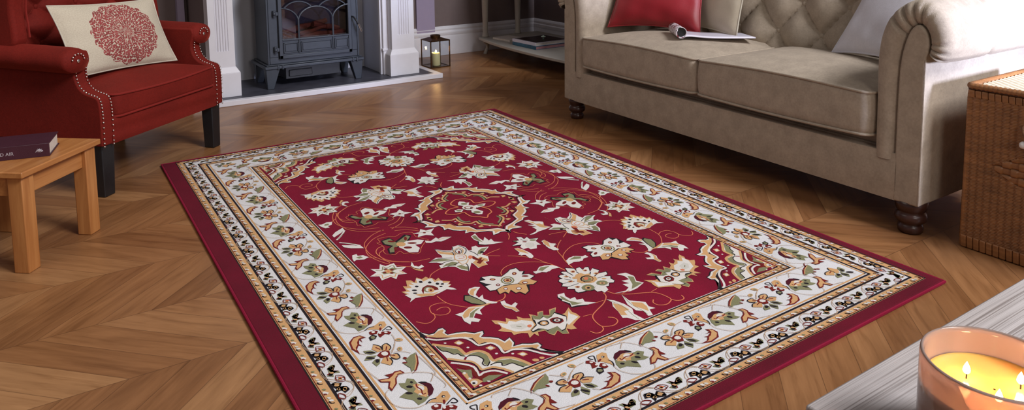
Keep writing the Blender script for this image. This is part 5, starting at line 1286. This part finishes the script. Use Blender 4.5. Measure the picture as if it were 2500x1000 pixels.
for k in range(6):
    a=2*pi*k/6; mb.ball((.010*cos(a),.010*sin(a),.018),.008,8,6,sc=(1,1,.6))
mb.ball((0,0,.021),.007,8,6); mb.build('petals',plain('mint_white',srgb(205,228,215),.5),t,smooth='all')

# ------------------------------------------------------------------ lantern with pillar candle
BRASS=plain('aged_brass',srgb(92,66,42),.35,.9,var=.3,scale=30)
LX0,LX1,LY0,LY1,LH=1.870,2.016,3.553,3.699,.190
ln_ = thing('glass_lantern','square glass and dark brass lantern on the floor by the fire surround','lantern',((LX0+LX1)/2,(LY0+LY1)/2,0), 0)
hw=.073; q=.0032
mb=MB()
for sx in (-1,1):
    for sy in (-1,1): mb.box(sx*hw-q,sx*hw+q,sy*hw-q,sy*hw+q,0,LH)
for z in (.0032,LH-.003):
    for s_ in (-1,1): mb.box(-hw,hw,s_*hw-q,s_*hw+q,z-q,z+q); mb.box(s_*hw-q,s_*hw+q,-hw,hw,z-q,z+q)
mb.build('frame',BRASS,ln_)
mb=MB(); b_=[(-hw,-hw,LH),(hw,-hw,LH),(hw,hw,LH),(-hw,hw,LH)]; tt=[(-.034,-.034,LH+.014),(.034,-.034,LH+.014),(.034,.034,LH+.014),(-.034,.034,LH+.014)]
mb.hexa(b_,tt); mb.lathe([(.036,LH+.012),(.036,LH+.030),(.030,LH+.030),(.030,LH+.014)],20,caps=False); mb.lathe([(.0,LH+.016),(.03,LH+.016)],20,caps=False); mb.build('lid',BRASS,ln_)
GL=thin_glass('clear_glass',(.93,.95,.97),.05)
for s_ in (-1,1):
    mb=MB(); mb.box(-hw+q,hw-q,s_*hw-.0008,s_*hw+.0008,.006,LH-.006); mb.build('glass_pane',GL,ln_)
    mb=MB(); mb.box(s_*hw-.0008,s_*hw+.0008,-hw+q,hw-q,.006,LH-.006); mb.build('glass_pane',GL,ln_)
mb=MB(); mb.box(-hw,hw,-hw,hw,.001,.0035); mb.build('floor_plate',BRASS,ln_)
pc = thing('pillar_candle','lit ivory pillar candle standing inside the glass lantern','candle',((LX0+LX1)/2+.0,(LY0+LY1)/2-.004,.0036))
m, nt, b = newmat('ivory_wax'); b.inputs['Base Color'].default_value=(*srgb(226,214,160),1); b.inputs['Subsurface Weight'].default_value=.5; b.inputs['Subsurface Radius'].default_value=(.03,.018,.008); b.inputs['Subsurface Scale'].default_value=.5; b.inputs['Roughness'].default_value=.4
mb=MB(); mb.lathe([(.001,0),(.029,.001),(.030,.004),(.030,.088),(.0285,.091),(.026,.089),(.012,.087),(.001,.087)],28,caps=False); mb.build('wax',m,pc,smooth='all')
flame(0,0,.087,.021,pc,r=.0062)

# ------------------------------------------------------------------ light
plight('lantern_flame_light',(pc.location.x,pc.location.y,.112),.55,.006,(1,.55,.2))
for wx_,wy_ in WICKS: plight('wick_light',(cx+wx_,cy_+wy_,TZ+.083),.11,.004,(1,.50,.20))
def area(name,loc,target,sx,sy,e,col,spread=180):
    l=bpy.data.lights.new(name,'AREA'); l.shape='RECTANGLE'; l.size=sx; l.size_y=sy; l.energy=e; l.color=col; l.spread=math.radians(spread)
    o=bpy.data.objects.new(name,l); C.objects.link(o); o.location=loc; o.rotation_euler=(Vector(target)-Vector(loc)).to_track_quat('-Z','Y').to_euler(); return o
area('window_daylight',(2.20,-2.35,.98),(2.36,.2,.56),.36,.36,13,(.62,.70,1.0),40)
area('skylight',(2.5,-3.4,4.6),(.6,1.4,0),1.8,1.8,345,(.96,.96,1.0))
area('overhead_fill',(-.4,1.6,2.6),(.2,1.8,0),1.4,1.4,10,(1.0,.88,.76))  # soft fill added from above for rug brightness, no fitting there
area('frontal_fill',(.5,-2.2,1.5),(.9,3.3,.3),.8,.8,14,(1.0,.93,.86))  # weak fill added from the front to lift the dark recess, no lamp there
w = bpy.data.worlds.new('room_ambience'); bpy.context.scene.world = w; w.use_nodes = True
bg = w.node_tree.nodes['Background']; bg.inputs[0].default_value = (.62,.60,.62,1); bg.inputs[1].default_value = .23
sc = bpy.context.scene
sc.view_settings.view_transform = 'Standard'; sc.view_settings.look = 'None'; sc.view_settings.gamma = 1; sc.view_settings.exposure = .22
sc.cycles.max_bounces = 8; sc.cycles.transparent_max_bounces = 8; sc.cycles.sample_clamp_indirect = 4; sc.cycles.caustics_reflective = False; sc.cycles.caustics_refractive = False
